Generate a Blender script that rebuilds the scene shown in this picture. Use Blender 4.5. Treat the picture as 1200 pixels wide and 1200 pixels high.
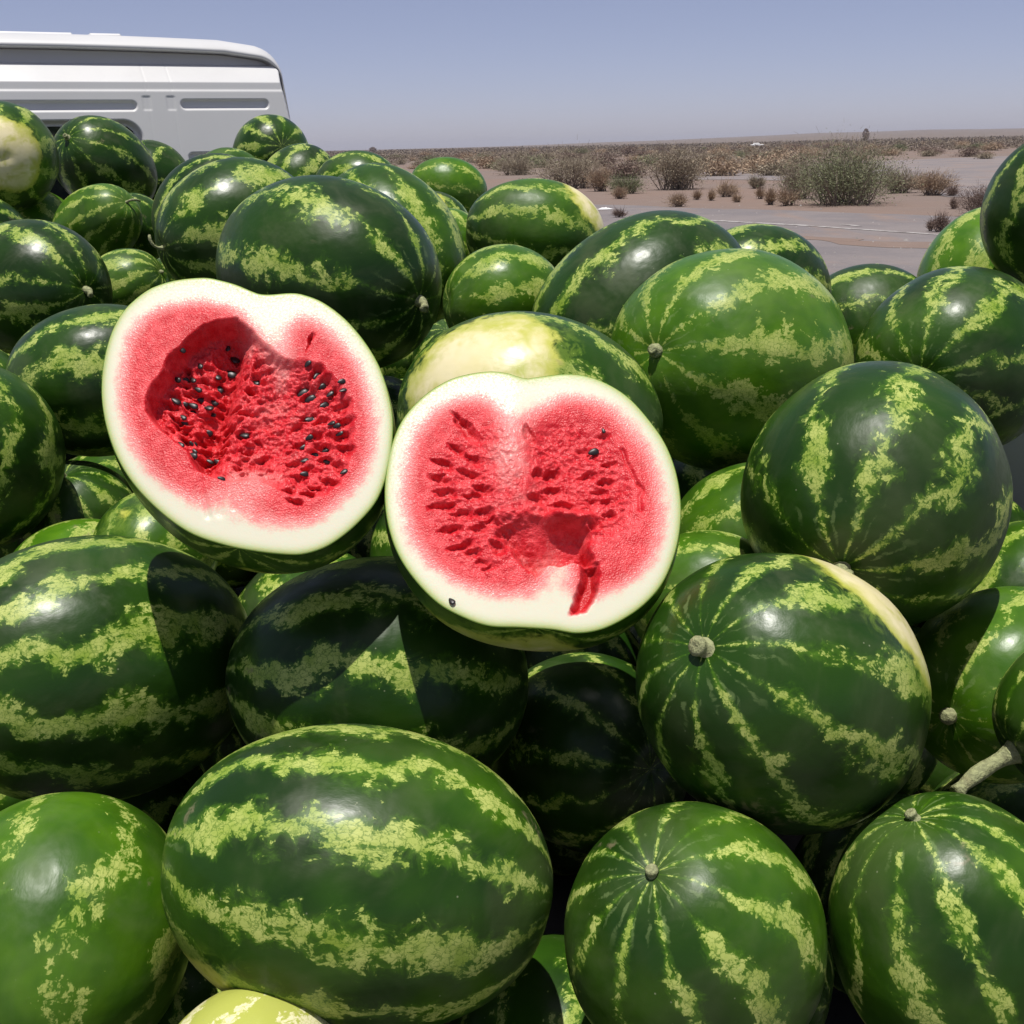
import bpy, math, random
import numpy as np
from mathutils import Vector, Matrix

for o in list(bpy.data.objects): bpy.data.objects.remove(o, do_unlink=True)
scene = bpy.context.scene
col = scene.collection
R_ = math.radians

# ------------------------------------------------------------------ camera
FPX = 1300.0                      # focal length in pixels of the 1200 px photograph
EYE = 1.6
PITCH = math.atan(428.5 / FPX)
ROLL = R_(1.3)
_f = np.array([0, math.cos(PITCH), -math.sin(PITCH)])
_u = np.array([0, math.sin(PITCH), math.cos(PITCH)])
_r = np.array([1.0, 0, 0])
CR = math.cos(ROLL) * _r - math.sin(ROLL) * _u
CU = math.cos(ROLL) * _u + math.sin(ROLL) * _r
CW = _f
CAM = np.array([0.0, 0.0, EYE])
cam = bpy.data.cameras.new('camera')
cam.sensor_width = 36.0
cam.lens = 36.0 * FPX / 1200.0
cam.clip_start = 0.05
cam.clip_end = 20000
camo = bpy.data.objects.new('camera', cam)
col.objects.link(camo)
mw = Matrix.Identity(4)
for i in range(3):
    mw[i][0], mw[i][1], mw[i][2], mw[i][3] = CR[i], CU[i], -CW[i], CAM[i]
camo.matrix_world = mw
scene.camera = camo

def ray(x, y):                    # direction with depth 1 along the optical axis
    return CW + CR * (x - 600) / FPX + CU * (600 - y) / FPX
def ground_pt(x, y, z=0.0):       # photo pixel -> point on the ground
    v = ray(x, y)
    return CAM + v * ((z - EYE) / v[2])

# ------------------------------------------------------------------ light
SUN_DIR = np.array([-0.05, -0.13, 0.98]); SUN_DIR /= np.linalg.norm(SUN_DIR)
world = bpy.data.worlds.new('World'); scene.world = world; world.use_nodes = True
wn = world.node_tree; wn.nodes.clear()
sky = wn.nodes.new('ShaderNodeTexSky'); sky.sky_type = 'NISHITA'; sky.sun_disc = False
sky.sun_elevation = math.asin(SUN_DIR[2]); sky.sun_rotation = math.atan2(SUN_DIR[0], SUN_DIR[1])
sky.altitude = 0; sky.air_density = 0.5; sky.dust_density = 0.6; sky.ozone_density = 4.0
tint = wn.nodes.new('ShaderNodeMix'); tint.data_type = 'RGBA'; tint.blend_type = 'MULTIPLY'
tint.inputs[0].default_value = 1.0
tint.inputs[7].default_value = (1.36, 1.04, 0.97, 1)
hz = wn.nodes.new('ShaderNodeMix'); hz.data_type = 'RGBA'; hz.inputs[0].default_value = 0.28     # even dusty veil
hz.inputs[7].default_value = (3.3, 3.6, 4.9, 1)
bg = wn.nodes.new('ShaderNodeBackground'); bg.inputs[1].default_value = 0.115
wo = wn.nodes.new('ShaderNodeOutputWorld')
wn.links.new(sky.outputs[0], tint.inputs[6]); wn.links.new(tint.outputs[2], hz.inputs[6]); wn.links.new(hz.outputs[2], bg.inputs[0]); wn.links.new(bg.outputs[0], wo.inputs[0])
sun = bpy.data.lights.new('sun', 'SUN'); sun.energy = 5.0; sun.angle = R_(0.5); sun.color = (1.0, 0.965, 0.91)
suno = bpy.data.objects.new('sun', sun); col.objects.link(suno)
suno.rotation_euler = Vector(SUN_DIR).to_track_quat('Z', 'Y').to_euler()
suno.location = (0, 0, 30)
scene.view_settings.view_transform = 'Standard'; scene.view_settings.look = 'None'
scene.view_settings.exposure = 0.0; scene.view_settings.gamma = 1.0
scene.view_settings.use_curve_mapping = False
scene.cycles.diffuse_bounces = 3; scene.cycles.glossy_bounces = 2; scene.cycles.max_bounces = 5
scene.render.resolution_x = 1024; scene.render.resolution_y = 1024

# ------------------------------------------------------------------ helpers
def lerp(a, b, t): return a + (b - a) * t
def smooth(e0, e1, x):
    t = np.clip((x - e0) / (e1 - e0), 0, 1); return t * t * (3 - 2 * t)
def _hash(ix, iy, seed):
    h = (ix * 374761393 + iy * 668265263 + seed * 974634777) & 0xffffffff
    h = ((h ^ (h >> 13)) * 1274126177) & 0xffffffff
    return ((h ^ (h >> 16)) & 0xffff) / 65535.0
def vnoise(x, y, seed=0):
    x = np.asarray(x, float); y = np.asarray(y, float)
    ix = np.floor(x).astype(np.int64); iy = np.floor(y).astype(np.int64)
    fx = x - ix; fy = y - iy; fx = fx * fx * (3 - 2 * fx); fy = fy * fy * (3 - 2 * fy)
    a = _hash(ix, iy, seed); b = _hash(ix + 1, iy, seed); c = _hash(ix, iy + 1, seed); d = _hash(ix + 1, iy + 1, seed)
    return lerp(lerp(a, b, fx), lerp(c, d, fx), fy)
def fbm(x, y, seed=0, octv=4, gain=0.5):
    s = 0; amp = 1; tot = 0
    for o in range(octv):
        s = s + amp * vnoise(x * 2 ** o, y * 2 ** o, seed + o * 17); tot += amp; amp *= gain
    return s / tot

def mesh_obj(name, verts, faces, mat=None, parent=None, smooth_shade=True):
    me = bpy.data.meshes.new(name)
    me.from_pydata([tuple(map(float, v)) for v in verts] if not isinstance(verts, np.ndarray) else verts.tolist(), [], faces if not isinstance(faces, np.ndarray) else faces.tolist())
    me.update()
    if smooth_shade: me.polygons.foreach_set('use_smooth', [True] * len(me.polygons))
    if mat: me.materials.append(mat)
    o = bpy.data.objects.new(name, me); col.objects.link(o)
    if parent: o.parent = parent
    return o
def empty(name, loc=(0, 0, 0)):
    o = bpy.data.objects.new(name, None); col.objects.link(o); o.location = loc; o.empty_display_size = 0.1
    return o
def tag(o, label=None, cat=None, group=None, kind=None):
    if label: o['label'] = label
    if cat: o['category'] = cat
    if group: o['group'] = group
    if kind: o['kind'] = kind
    return o
class MB:                          # collects shapes into one mesh
    def __init__(s): s.v = []; s.f = []
    def quad(s, a, b, c, d):
        n = len(s.v); s.v += [tuple(a), tuple(b), tuple(c), tuple(d)]; s.f.append((n, n + 1, n + 2, n + 3))
    def box(s, lo, hi, bev=0.0):
        x0, y0, z0 = lo; x1, y1, z1 = hi; b = min(bev, (x1 - x0) / 2.01, (y1 - y0) / 2.01, (z1 - z0) / 2.01)
        if b <= 0:
            n = len(s.v)
            s.v += [(x, y, z) for z in (z0, z1) for y in (y0, y1) for x in (x0, x1)]
            s.f += [tuple(n + i for i in q) for q in ((0, 2, 3, 1), (4, 5, 7, 6), (0, 1, 5, 4), (2, 6, 7, 3), (0, 4, 6, 2), (1, 3, 7, 5))]
            return
        # chamfered box
        n = len(s.v); idx = {}
        for i in (0, 1):
            for j in (0, 1):
                for k in (0, 1):
                    p = [(x0, x1)[i], (y0, y1)[j], (z0, z1)[k]]
                    q = [p[0] + (b, -b)[i], p[1] + (b, -b)[j], p[2] + (b, -b)[k]]
                    for ax in range(3):
                        w = list(q); w[ax] = p[ax]; idx[i, j, k, ax] = len(s.v); s.v.append(tuple(w))
        for ax in range(3):
            o1, o2 = [a for a in range(3) if a != ax]
            for sd in (0, 1):
                ids = []
                for (p, q) in ((0, 0), (1, 0), (1, 1), (0, 1)):
                    t = [0, 0, 0]; t[ax] = sd; t[o1] = p; t[o2] = q; ids.append(idx[t[0], t[1], t[2], ax])
                s.f.append(tuple(ids))
        for ax in range(3):      # edge strips along ax
            o1, o2 = [a for a in range(3) if a != ax]
            for p in (0, 1):
                for q in (0, 1):
                    t0 = [0, 0, 0]; t0[o1] = p; t0[o2] = q; t1 = list(t0); t1[ax] = 1
                    s.f.append((idx[(*t0, o1)], idx[(*t1, o1)], idx[(*t1, o2)], idx[(*t0, o2)]))
        for i in (0, 1):
            for j in (0, 1):
                for k in (0, 1): s.f.append((idx[i, j, k, 0], idx[i, j, k, 1], idx[i, j, k, 2]))
    def tube(s, pts, rad, n=8, cap=True):
        pts = [Vector(p) for p in pts]; base = len(s.v); up = None
        for i, p in enumerate(pts):
            t = (pts[min(i + 1, len(pts) - 1)] - pts[max(i - 1, 0)]).normalized()
            if up is None: up = t.orthogonal().normalized()
            up = (up - t * up.dot(t)).normalized(); sd = t.cross(up)
            for k in range(n):
                a = 2 * math.pi * k / n; s.v.append(tuple(p + (up * math.cos(a) + sd * math.sin(a)) * rad[i]))
        for i in range(len(pts) - 1):
            for k in range(n):
                a = base + i * n + k; b = base + i * n + (k + 1) % n
                s.f.append((a, b, b + n, a + n))
        if cap:
            s.f.append(tuple(base + k for k in range(n))[::-1]); s.f.append(tuple(base + (len(pts) - 1) * n + k for k in range(n)))
    def build(s, name, mat, parent=None, smooth_shade=False): return mesh_obj(name, s.v, s.f, mat, parent, smooth_shade)

class NT:                          # small node-tree helper
    def __init__(s, name):
        s.m = bpy.data.materials.new(name); s.m.use_nodes = True; s.t = s.m.node_tree; s.t.nodes.clear()
        s.out = s.t.nodes.new('ShaderNodeOutputMaterial'); s.b = s.t.nodes.new('ShaderNodeBsdfPrincipled')
        s.t.links.new(s.b.outputs[0], s.out.inputs[0])
    def put(s, sock, v):
        if hasattr(v, 'is_linked') or hasattr(v, 'links'): s.t.links.new(v, sock)
        elif v is not None:
            if isinstance(v, (tuple, list)) and len(v) == 3 and sock.type == 'RGBA': v = (*v, 1)
            sock.default_value = v
    def math(s, op, a, b=None, c=None, clamp=False):
        n = s.t.nodes.new('ShaderNodeMath'); n.operation = op; n.use_clamp = clamp
        for i, v in enumerate((a, b, c)):
            if v is not None: s.put(n.inputs[i], v)
        return n.outputs[0]
    def add(s, a, b): return s.math('ADD', a, b)
    def sub(s, a, b): return s.math('SUBTRACT', a, b)
    def mul(s, a, b): return s.math('MULTIPLY', a, b)
    def vmath(s, op, a, b=None, scale=None):
        n = s.t.nodes.new('ShaderNodeVectorMath'); n.operation = op; s.put(n.inputs[0], a)
        if b is not None: s.put(n.inputs[1], b)
        if scale is not None: s.put(n.inputs['Scale'], scale)
        return n.outputs['Value'] if op in ('DOT_PRODUCT', 'LENGTH', 'DISTANCE') else n.outputs[0]
    def sep(s, v):
        n = s.t.nodes.new('ShaderNodeSeparateXYZ'); s.put(n.inputs[0], v); return n.outputs
    def comb(s, x, y, z):
        n = s.t.nodes.new('ShaderNodeCombineXYZ')
        for i, v in enumerate((x, y, z)): s.put(n.inputs[i], v)
        return n.outputs[0]
    def ramp(s, x, a, b, lo=0.0, hi=1.0, sm=True):
        n = s.t.nodes.new('ShaderNodeMapRange'); n.interpolation_type = 'SMOOTHSTEP' if sm else 'LINEAR'
        for i, v in enumerate((x, a, b, lo, hi)): s.put(n.inputs[i], v)
        return n.outputs[0]
    def noise(s, v, scale, detail=2.0, rough=0.5, dist=0.0):
        n = s.t.nodes.new('ShaderNodeTexNoise'); s.put(n.inputs['Vector'], v); s.put(n.inputs['Scale'], scale)
        n.inputs['Detail'].default_value = detail; n.inputs['Roughness'].default_value = rough; n.inputs['Distortion'].default_value = dist
        return n.outputs['Fac']
    def voro(s, v, scale, feat='F1', rnd=1.0):
        n = s.t.nodes.new('ShaderNodeTexVoronoi'); n.feature = feat; s.put(n.inputs['Vector'], v); s.put(n.inputs['Scale'], scale)
        n.inputs['Randomness'].default_value = rnd
        return n.outputs
    def mix(s, f, a, b, mode='MIX'):
        n = s.t.nodes.new('ShaderNodeMix'); n.data_type = 'RGBA'; n.blend_type = mode
        s.put(n.inputs[0], f); s.put(n.inputs[6], a); s.put(n.inputs[7], b); return n.outputs[2]
    def objco(s):
        return s.t.nodes.new('ShaderNodeTexCoord').outputs['Object']
    def attr(s, name, typ='OBJECT', out='Fac'):
        n = s.t.nodes.new('ShaderNodeAttribute'); n.attribute_type = typ; n.attribute_name = name; return n.outputs[out]
    def bump(s, h, strength=0.2, dist=0.01, normal=None):
        n = s.t.nodes.new('ShaderNodeBump'); s.put(n.inputs['Height'], h); s.put(n.inputs['Strength'], strength); n.inputs['Distance'].default_value = dist
        if normal is not None: s.put(n.inputs['Normal'], normal)
        return n.outputs[0]
    def bs(s, **kw):
        for k, v in kw.items(): s.put(s.b.inputs[k.replace('_', ' ')], v)
        return s.m

# ------------------------------------------------------------------ materials
def mat_plain(name, colr, rough=0.6, var=0.12, scale=30.0, bump=0.0, metal=0.0, dirt=None):
    n = NT(name); P = n.objco()
    f = n.noise(P, scale, 5, 0.6)
    c = n.mix(n.ramp(f, 0.3, 0.7), tuple(x * (1 - var) for x in colr), tuple(min(1, x * (1 + var)) for x in colr))
    if dirt: c = n.mix(n.mul(n.ramp(n.noise(P, scale * 0.2, 6, 0.65), 0.45, 0.75), dirt[1]), c, dirt[0])
    kw = dict(Base_Color=c, Roughness=n.ramp(f, 0.2, 0.8, rough * 0.85, min(1, rough * 1.15)), Metallic=metal)
    if bump: kw['Normal'] = n.bump(f, bump, 0.01)
    return n.bs(**kw)

def mat_rind():
    n = NT('watermelon_rind'); P = n.objco(); x, y, z = n.sep(P)[0:3]
    seed = n.attr('seed'); N = n.attr('stripe_count'); ln = n.attr('half_length'); tone = n.attr('tone'); cover = n.attr('cover')
    spot = n.attr('spot', out='Vector'); ssize = n.attr('spot_size'); wid = n.attr('half_width')
    Ps = n.vmath('ADD', P, n.comb(seed, n.mul(seed, 1.7), n.mul(seed, 0.6)))
    t = n.math('DIVIDE', z, ln)
    th = n.math('ARCTAN2', y, x)
    # polar fade: 0 at the poles, 1 on the belly
    pole = n.ramp(n.math('ABSOLUTE', t), 0.99, 0.72)
    wob = n.sub(n.noise(Ps, 11.0, 2, 0.5), 0.5)
    wob2 = n.sub(n.noise(Ps, 38.0, 2, 0.6), 0.5)
    u = n.add(n.mul(n.math('DIVIDE', th, 2 * math.pi), N), n.add(n.mul(wob, n.mul(1.0, pole)), n.mul(wob2, n.mul(0.65, pole))))
    u = n.add(u, 100.0)
    cell = n.math('FLOOR', u)
    fr = n.math('FRACT', u)
    c = n.mul(n.math('ABSOLUTE', n.sub(fr, 0.5)), 2.0)           # 0 = stripe centre, 1 = middle of the dark band
    cid = n.math('MODULO', cell, N)
    pv = n.comb(n.add(n.mul(cid, 3.17), seed), n.mul(z, 15.0), seed)
    patch = n.noise(pv, 1.0, 2, 0.55)
    fine = n.sub(n.noise(Ps, 58.0, 4, 0.75, 0.8), 0.5)
    fine2 = n.sub(n.noise(n.vmath('MULTIPLY', Ps, (1.0, 1.0, 0.55)), 200.0, 2, 0.7), 0.5)
    width = n.mul(n.ramp(patch, 0.30, 0.70, n.mul(n.attr('continuity'), 0.42), 0.62, False), n.mul(cover, n.ramp(pole, 0, 1, 0.5, 1.0)))
    d = n.sub(width, c)
    d1 = n.add(d, n.add(n.mul(fine, 1.7), n.mul(fine2, 1.0)))
    # broad green halo, then ragged pale flecks
    halo = n.ramp(n.add(d, n.mul(fine, 1.3)), -0.20, 0.32)
    light = n.ramp(d1, 0.10, 0.26)
    vein = n.voro(n.vmath('ADD', n.vmath('MULTIPLY', Ps, (1.0, 1.0, 0.62)), n.vmath('SCALE', n.comb(fine, fine2, wob2), scale=0.012)), 235.0, 'DISTANCE_TO_EDGE')[0]
    flecks = n.ramp(n.add(vein, n.mul(fine2, 0.22)), 0.015, 0.11)
    light = n.mul(light, n.ramp(flecks, 0, 1, 0.36, 1.0, False))
    # radiating pale lines round both ends
    rl = n.math('SINE', n.add(n.mul(th, n.mul(N, 2.0)), n.mul(wob2, 9.0)))
    rl = n.mul(n.ramp(n.add(rl, n.mul(fine, 3.6)), 0.75, 1.35), n.mul(n.ramp(n.math('ABSOLUTE', t), 0.80, 0.95), n.ramp(n.math('ABSOLUTE', t), 0.998, 0.96)))
    # body greens
    g1 = n.noise(Ps, 7.0, 2, 0.55); g2 = n.noise(Ps, 26.0, 2, 0.6)
    dark = n.mix(n.ramp(g1, 0.35, 0.65), (0.0088, 0.030, 0.0032), (0.018, 0.055, 0.0045))
    lush = n.mix(n.ramp(g2, 0.3, 0.7), (0.046, 0.135, 0.0045), (0.080, 0.19, 0.006))
    base = n.mix(n.ramp(n.add(tone, n.mul(n.sub(g1, 0.5), 0.9)), 0.2, 1.0, 0, 0.92), dark, lush)
    base = n.mix(n.mul(halo, 0.78), base, n.mix(g2, (0.044, 0.13, 0.005), (0.085, 0.20, 0.007)))
    pale = n.mix(n.ramp(n.add(n.mul(g2, 0.6), n.mul(n.add(fine, 0.5), 0.4)), 0.32, 0.66), (0.20, 0.30, 0.030), (0.42, 0.475, 0.125))
    pk = n.attr('paleness'); base = n.mix(pk, base, (0.40, 0.43, 0.085)); pale = n.mix(pk, pale, (0.72, 0.68, 0.40))
    base = n.mix(light, base, pale)
    base = n.mix(n.mul(rl, 0.36), base, (0.20, 0.28, 0.10))
    # ground spot
    dims = n.comb(n.math('DIVIDE', x, wid), n.math('DIVIDE', y, wid), t)
    q = n.vmath('NORMALIZE', dims)
    sd = n.add(n.vmath('DOT_PRODUCT', q, spot), n.mul(n.add(n.mul(wob, 0.9), n.add(n.mul(wob2, 0.35), n.mul(fine, 0.28))), 0.42))
    sm = n.ramp(sd, ssize, n.add(ssize, 0.05))
    core = n.ramp(sd, n.add(ssize, 0.03), n.add(ssize, 0.16))
    scol = n.mix(core, n.mix(g2, (0.33, 0.38, 0.035), (0.52, 0.50, 0.12)), n.mix(n.ramp(g2, .3, .7), (0.74, 0.66, 0.40), (0.68, 0.61, 0.31)))
    scol = n.mix(n.mul(n.ramp(n.noise(Ps, 17.0, 3, 0.65, 0.4), 0.50, 0.68), 0.75), scol, (0.42, 0.43, 0.045))
    ring = n.mul(n.ramp(sd, n.sub(ssize, 0.12), ssize), n.ramp(n.add(fine, n.mul(g2, 0.4)), 0.1, 0.3))
    base = n.mix(n.mul(ring, 0.7), base, (0.12, 0.20, 0.02))
    base = n.mix(sm, base, scol)
    # callus round the stem and tiny blossom scar
    base = n.mix(n.mul(n.ramp(t, 0.982, 0.998), 0.55), base, (0.17, 0.20, 0.09))
    base = n.mix(n.ramp(t, -0.9965, -0.9985), base, (0.13, 0.10, 0.05))
    # dust, bloom, scuffs
    dust = n.ramp(n.noise(Ps, 9.0, 4, 0.7, 0.6), 0.42, 0.72)
    base = n.mix(n.mul(dust, 0.085), base, (0.27, 0.26, 0.15))
    scar = n.mul(n.ramp(n.noise(n.vmath('MULTIPLY', Ps, (1.0, 1.0, 0.45)), 13.0, 4, 0.7), 0.655, 0.70), n.ramp(fine, -0.05, 0.12))
    base = n.mix(n.mul(scar, 0.6), base, (0.21, 0.175, 0.10))
    specks = n.ramp(n.voro(Ps, 95.0)[0], 0.10, 0.05)
    specks = n.mul(specks, n.ramp(g2, 0.56, 0.68))
    base = n.mix(n.mul(specks, 0.5), base, (0.30, 0.32, 0.20))
    rough = n.add(n.ramp(dust, 0, 1, 0.31, 0.50), n.mul(fine, 0.12))
    nb = n.bump(n.add(n.noise(Ps, 30, 2, 0.5), n.mul(fine2, 0.10)), 0.22, 0.006)
    return n.bs(Base_Color=base, Roughness=rough, Normal=nb, IOR=1.45, Specular_IOR_Level=0.30)

def mat_flesh():
    n = NT('watermelon_flesh'); P = n.objco()
    red = n.attr('redness', 'GEOMETRY'); rim = n.attr('rim', 'GEOMETRY'); wet = n.attr('wet', 'GEOMETRY')
    g = n.noise(P, 420.0, 3, 0.65); g2 = n.noise(P, 90.0, 3, 0.6); g3 = n.noise(P, 1100.0, 1, 0.5)
    rr = n.add(red, n.add(n.mul(n.sub(g, 0.5), 0.30), n.add(n.mul(n.sub(g2, 0.5), 0.42), n.mul(n.sub(g3, 0.5), 0.15))))
    white = n.mix(n.ramp(rim, 0.12, 0.85), (0.60, 0.58, 0.44), (0.39, 0.45, 0.175))
    pink = n.mix(n.ramp(rr, 0.12, 0.5), white, (0.70, 0.20, 0.185))
    deep = n.mix(n.ramp(g2, 0.35, 0.65), (0.54, 0.013, 0.022), (0.69, 0.058, 0.066))
    cr = n.mix(n.ramp(rr, 0.42, 0.86), pink, deep)
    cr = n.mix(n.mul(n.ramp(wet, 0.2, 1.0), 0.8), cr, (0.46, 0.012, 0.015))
    cr = n.mix(n.ramp(rim, 0.86, 0.93), cr, (0.15, 0.24, 0.035))
    bh = n.add(n.mul(n.noise(P, 260.0, 4, 0.7), 0.6), n.mul(n.voro(P, 620.0)[0], 0.5))
    nb = n.bump(bh, n.ramp(red, 0.1, 0.8, 0.02, 0.34), 0.003)
    s = n.bs(Base_Color=cr, Roughness=n.ramp(g, 0.3, 0.7, 0.27, 0.5), Normal=nb, Subsurface_Weight=0.45, Subsurface_Scale=0.006, IOR=1.33)
    n.b.inputs['Subsurface Radius'].default_value = (1.0, 0.35, 0.25)
    # bump strength is a socket driven by redness
    return s

RIND = mat_rind()
FLESH = mat_flesh()
STEM = mat_plain('dry_stem', (0.27, 0.285, 0.135), 0.7, 0.3, 220.0, 0.5, dirt=((0.13, 0.10, 0.05), 0.55))
SEED = mat_plain('black_seed', (0.012, 0.008, 0.007), 0.42, 0.4, 300.0)
PAINT = mat_plain('white_paint', (0.575, 0.575, 0.565), 0.38, 0.02, 3.0, dirt=((0.60, 0.56, 0.50), 0.25))
STEEL = mat_plain('dull_steel', (0.16, 0.16, 0.165), 0.5, 0.2, 8.0, 0.1, 0.4, dirt=((0.22, 0.15, 0.1), 0.6))
RUBBER = mat_plain('tyre_rubber', (0.02, 0.02, 0.02), 0.8, 0.2, 20.0, 0.2)
GLASS = NT('dark_window_glass').bs(Base_Color=(0.02, 0.024, 0.026), Roughness=0.06, IOR=1.5)

# ------------------------------------------------------------------ ground
def mat_sand():
    n = NT('desert_sand'); P = n.objco()
    a = n.noise(P, 0.10, 6, 0.62); b = n.noise(P, 1.7, 6, 0.65); c = n.noise(P, 30.0, 4, 0.6)
    k = n.mix(n.ramp(a, 0.35, 0.65), (0.205, 0.148, 0.120), (0.185, 0.146, 0.126))
    k = n.mix(n.mul(n.ramp(b, 0.48, 0.75), 0.55), k, (0.235, 0.180, 0.150))
    k = n.mix(n.mul(n.ramp(c, 0.55, 0.8), 0.5), k, (0.12, 0.085, 0.07))
    k = n.mix(n.mul(n.ramp(n.noise(P, 0.012, 5, 0.6), 0.47, 0.6), 0.5), k, (0.19, 0.155, 0.135))
    far = n.ramp(n.vmath('LENGTH', P), 90.0, 400.0)
    k = n.mix(n.mul(far, n.ramp(n.noise(P, 0.16, 5, 0.7), 0.42, 0.60, 0.1, 0.85)), k, (0.115, 0.098, 0.075))
    return n.bs(Base_Color=k, Roughness=0.95, Specular_IOR_Level=0.1, Normal=n.bump(n.add(b, n.mul(c, 0.2)), 0.6, 0.06))
def mat_asphalt(name, c1, c2):
    n = NT(name); P = n.objco()
    a = n.noise(P, 0.35, 6, 0.65); b = n.noise(P, 6.0, 5, 0.65); c = n.noise(P, 90.0, 3, 0.6)
    k = n.mix(n.ramp(a, 0.38, 0.62), c1, c2)
    k = n.mix(n.mul(n.ramp(n.noise(n.vmath('MULTIPLY', P, (1.0, 0.3, 1.0)), 0.9, 5, 0.6), 0.52, 0.72), 0.6), k, (0.25, 0.175, 0.135))
    k = n.mix(n.mul(n.ramp(b, 0.5, 0.75), 0.35), k, (0.115, 0.105, 0.105))
    k = n.mix(n.mul(n.ramp(c, 0.6, 0.75), 0.5), k, (0.27, 0.25, 0.24))
    return n.bs(Base_Color=k, Roughness=0.9, Specular_IOR_Level=0.2, Normal=n.bump(n.add(b, n.mul(c, 0.4)), 0.35, 0.02))
def mat_worn_paint():
    n = NT('worn_road_paint'); P = n.objco()
    w = n.ramp(n.noise(P, 3.5, 6, 0.75), 0.42, 0.62)
    return n.bs(Base_Color=n.mix(w, (0.42, 0.40, 0.38), (0.19, 0.165, 0.155)), Roughness=0.85, Specular_IOR_Level=0.2)
SAND = mat_sand()
ASPH = mat_asphalt('dusty_asphalt', (0.165, 0.148, 0.148), (0.205, 0.178, 0.170))
GRAV = mat_asphalt('grey_gravel', (0.185, 0.165, 0.165), (0.23, 0.195, 0.18))
LINEP = mat_worn_paint()

def ground_sheet():
    rad = [0.0] + [0.8 * 1.16 ** i for i in range(64)]
    rad = [r for r in rad if r < 9000] + [9000.0]
    na = 144; V = [(0, 0, 0)]; Fc = []
    for r in rad[1:]:
        for k in range(na):
            a = 2 * math.pi * k / na
            x, y = r * math.sin(a), r * math.cos(a)
            amp = 0.5 * min(1, max(0, (r - 140) / 400))
            z = amp * 2 * (float(fbm(x / 28.0 + 50, y / 28.0 + 50, 3, 3)) - 0.5)
            if r > 500: z *= 0.4
            # the plain swells gently beyond the right of the road
            az = math.degrees(math.atan2(x, y))
            hill = max(0, 1 - abs(r - 2400) / 1500)
            if -60 < az < 75:
                env = 1 / (1 + math.exp(-(az - 9) / 3.0)) * 13 + 3.0 * float(fbm(az / 5.0 + 9, 4.2, 8, 3))
                z += hill * env * (0.75 + 0.5 * float(fbm(az / 1.7 + 40, 1.3, 5, 3)))
            V.append((x, y, z - 0.0))
    for k in range(na): Fc.append((0, 1 + (k + 1) % na, 1 + k))
    for i in range(len(rad) - 2):
        for k in range(na):
            a = 1 + i * na + k; b = 1 + i * na + (k + 1) % na
            Fc.append((a, b, b + na, a + na))
    o = mesh_obj('ground', V, Fc, SAND); tag(o, kind='structure'); return o
ground_sheet()

def sheet(name, pts, mat, z, jag=0.25, step=0.8, seed=1):
    """ragged-edged flat sheet from a ground polygon"""
    out = []
    n = len(pts); rnd = random.Random(seed)
    for i in range(n):
        a = np.array(pts[i][:2]); b = np.array(pts[(i + 1) % n][:2]); L = np.linalg.norm(b - a); m = min(80, max(1, int(L / step)))
        nrm = np.array([-(b - a)[1], (b - a)[0]]) / max(L, 1e-6)
        for j in range(m):
            p = a + (b - a) * j / m
            d = (float(fbm(p[0] / 1.6, p[1] / 1.6, seed, 4)) - 0.5) * 2 * jag
            p = p + nrm * d; out.append((p[0], p[1], z))
    import bmesh
    bm = bmesh.new(); vs = [bm.verts.new(p) for p in out]; f = bm.faces.new(vs)
    bmesh.ops.triangulate(bm, faces=[f])
    bmesh.ops.recalc_face_normals(bm, faces=bm.faces)
    me = bpy.data.meshes.new(name); bm.to_mesh(me); bm.free(); me.materials.append(mat)
    if me.polygons and me.polygons[0].normal.z < 0: me.flip_normals()
    o = bpy.data.objects.new(name, me); col.objects.link(o); tag(o, kind='structure'); return o

YAW = R_(27)
TX = np.array([math.cos(YAW), math.sin(YAW), 0]); TY = np.array([-math.sin(YAW), math.cos(YAW), 0])
RA = ground_pt(700, 240); RB = ground_pt(1130, 254)
RD = (RB - RA) / np.linalg.norm(RB - RA); RN = np.array([RD[1], -RD[0], 0])
if RN[1] > 0: RN = -RN
road_pts = [RA - RD * 120, RA, RB, RB + RD * 60, RB + RD * 60 + RN * 34, RA - RD * 120 + RN * 34]
sheet('road', road_pts, ASPH, 0.006, 0.45, 0.7, 4)
lot = [ground_pt(*p) for p in ((770, 211), (800, 203), (880, 196), (1000, 189.5), (1100, 186), (1260, 180), (1420, 212), (1180, 232), (1110, 231), (1070, 214), (1000, 208), (930, 212), (860, 211))]
sheet('gravel_lot', lot, GRAV, 0.012, 0.6, 1.0, 9)
# drifted sand over the asphalt
for i, pl in enumerate([((960, 281), (1040, 284), (1125, 284), (1160, 287), (1125, 293), (1040, 291), (985, 287)),
                        ((900, 275), (960, 278), (1010, 281), (1000, 284), (930, 281)),
                        ((1090, 262), (1150, 262), (1200, 268), (1200, 276), (1130, 275), (1085, 268))]):
    sheet('sand_drift', [ground_pt(*p) for p in pl], SAND, 0.010 + i * 0.001, 0.16, 0.35, 20 + i)
def road_line(a, b, w, z, seed):
    A = ground_pt(*a); B = ground_pt(*b); d = (B - A); L = np.linalg.norm(d); d /= L; nn = np.array([-d[1], d[0], 0])
    sheet('road_marking', [A - nn * w / 2, B - nn * w / 2, B + nn * w / 2, A + nn * w / 2], LINEP, z, 0.05, 0.3, seed)
road_line((800, 257), (955, 265.5), 0.16, 0.013, 31)
road_line((960, 266), (1120, 277), 0.16, 0.013, 32)
road_line((985, 263.5), (1008, 265.5), 0.14, 0.013, 33)

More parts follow.
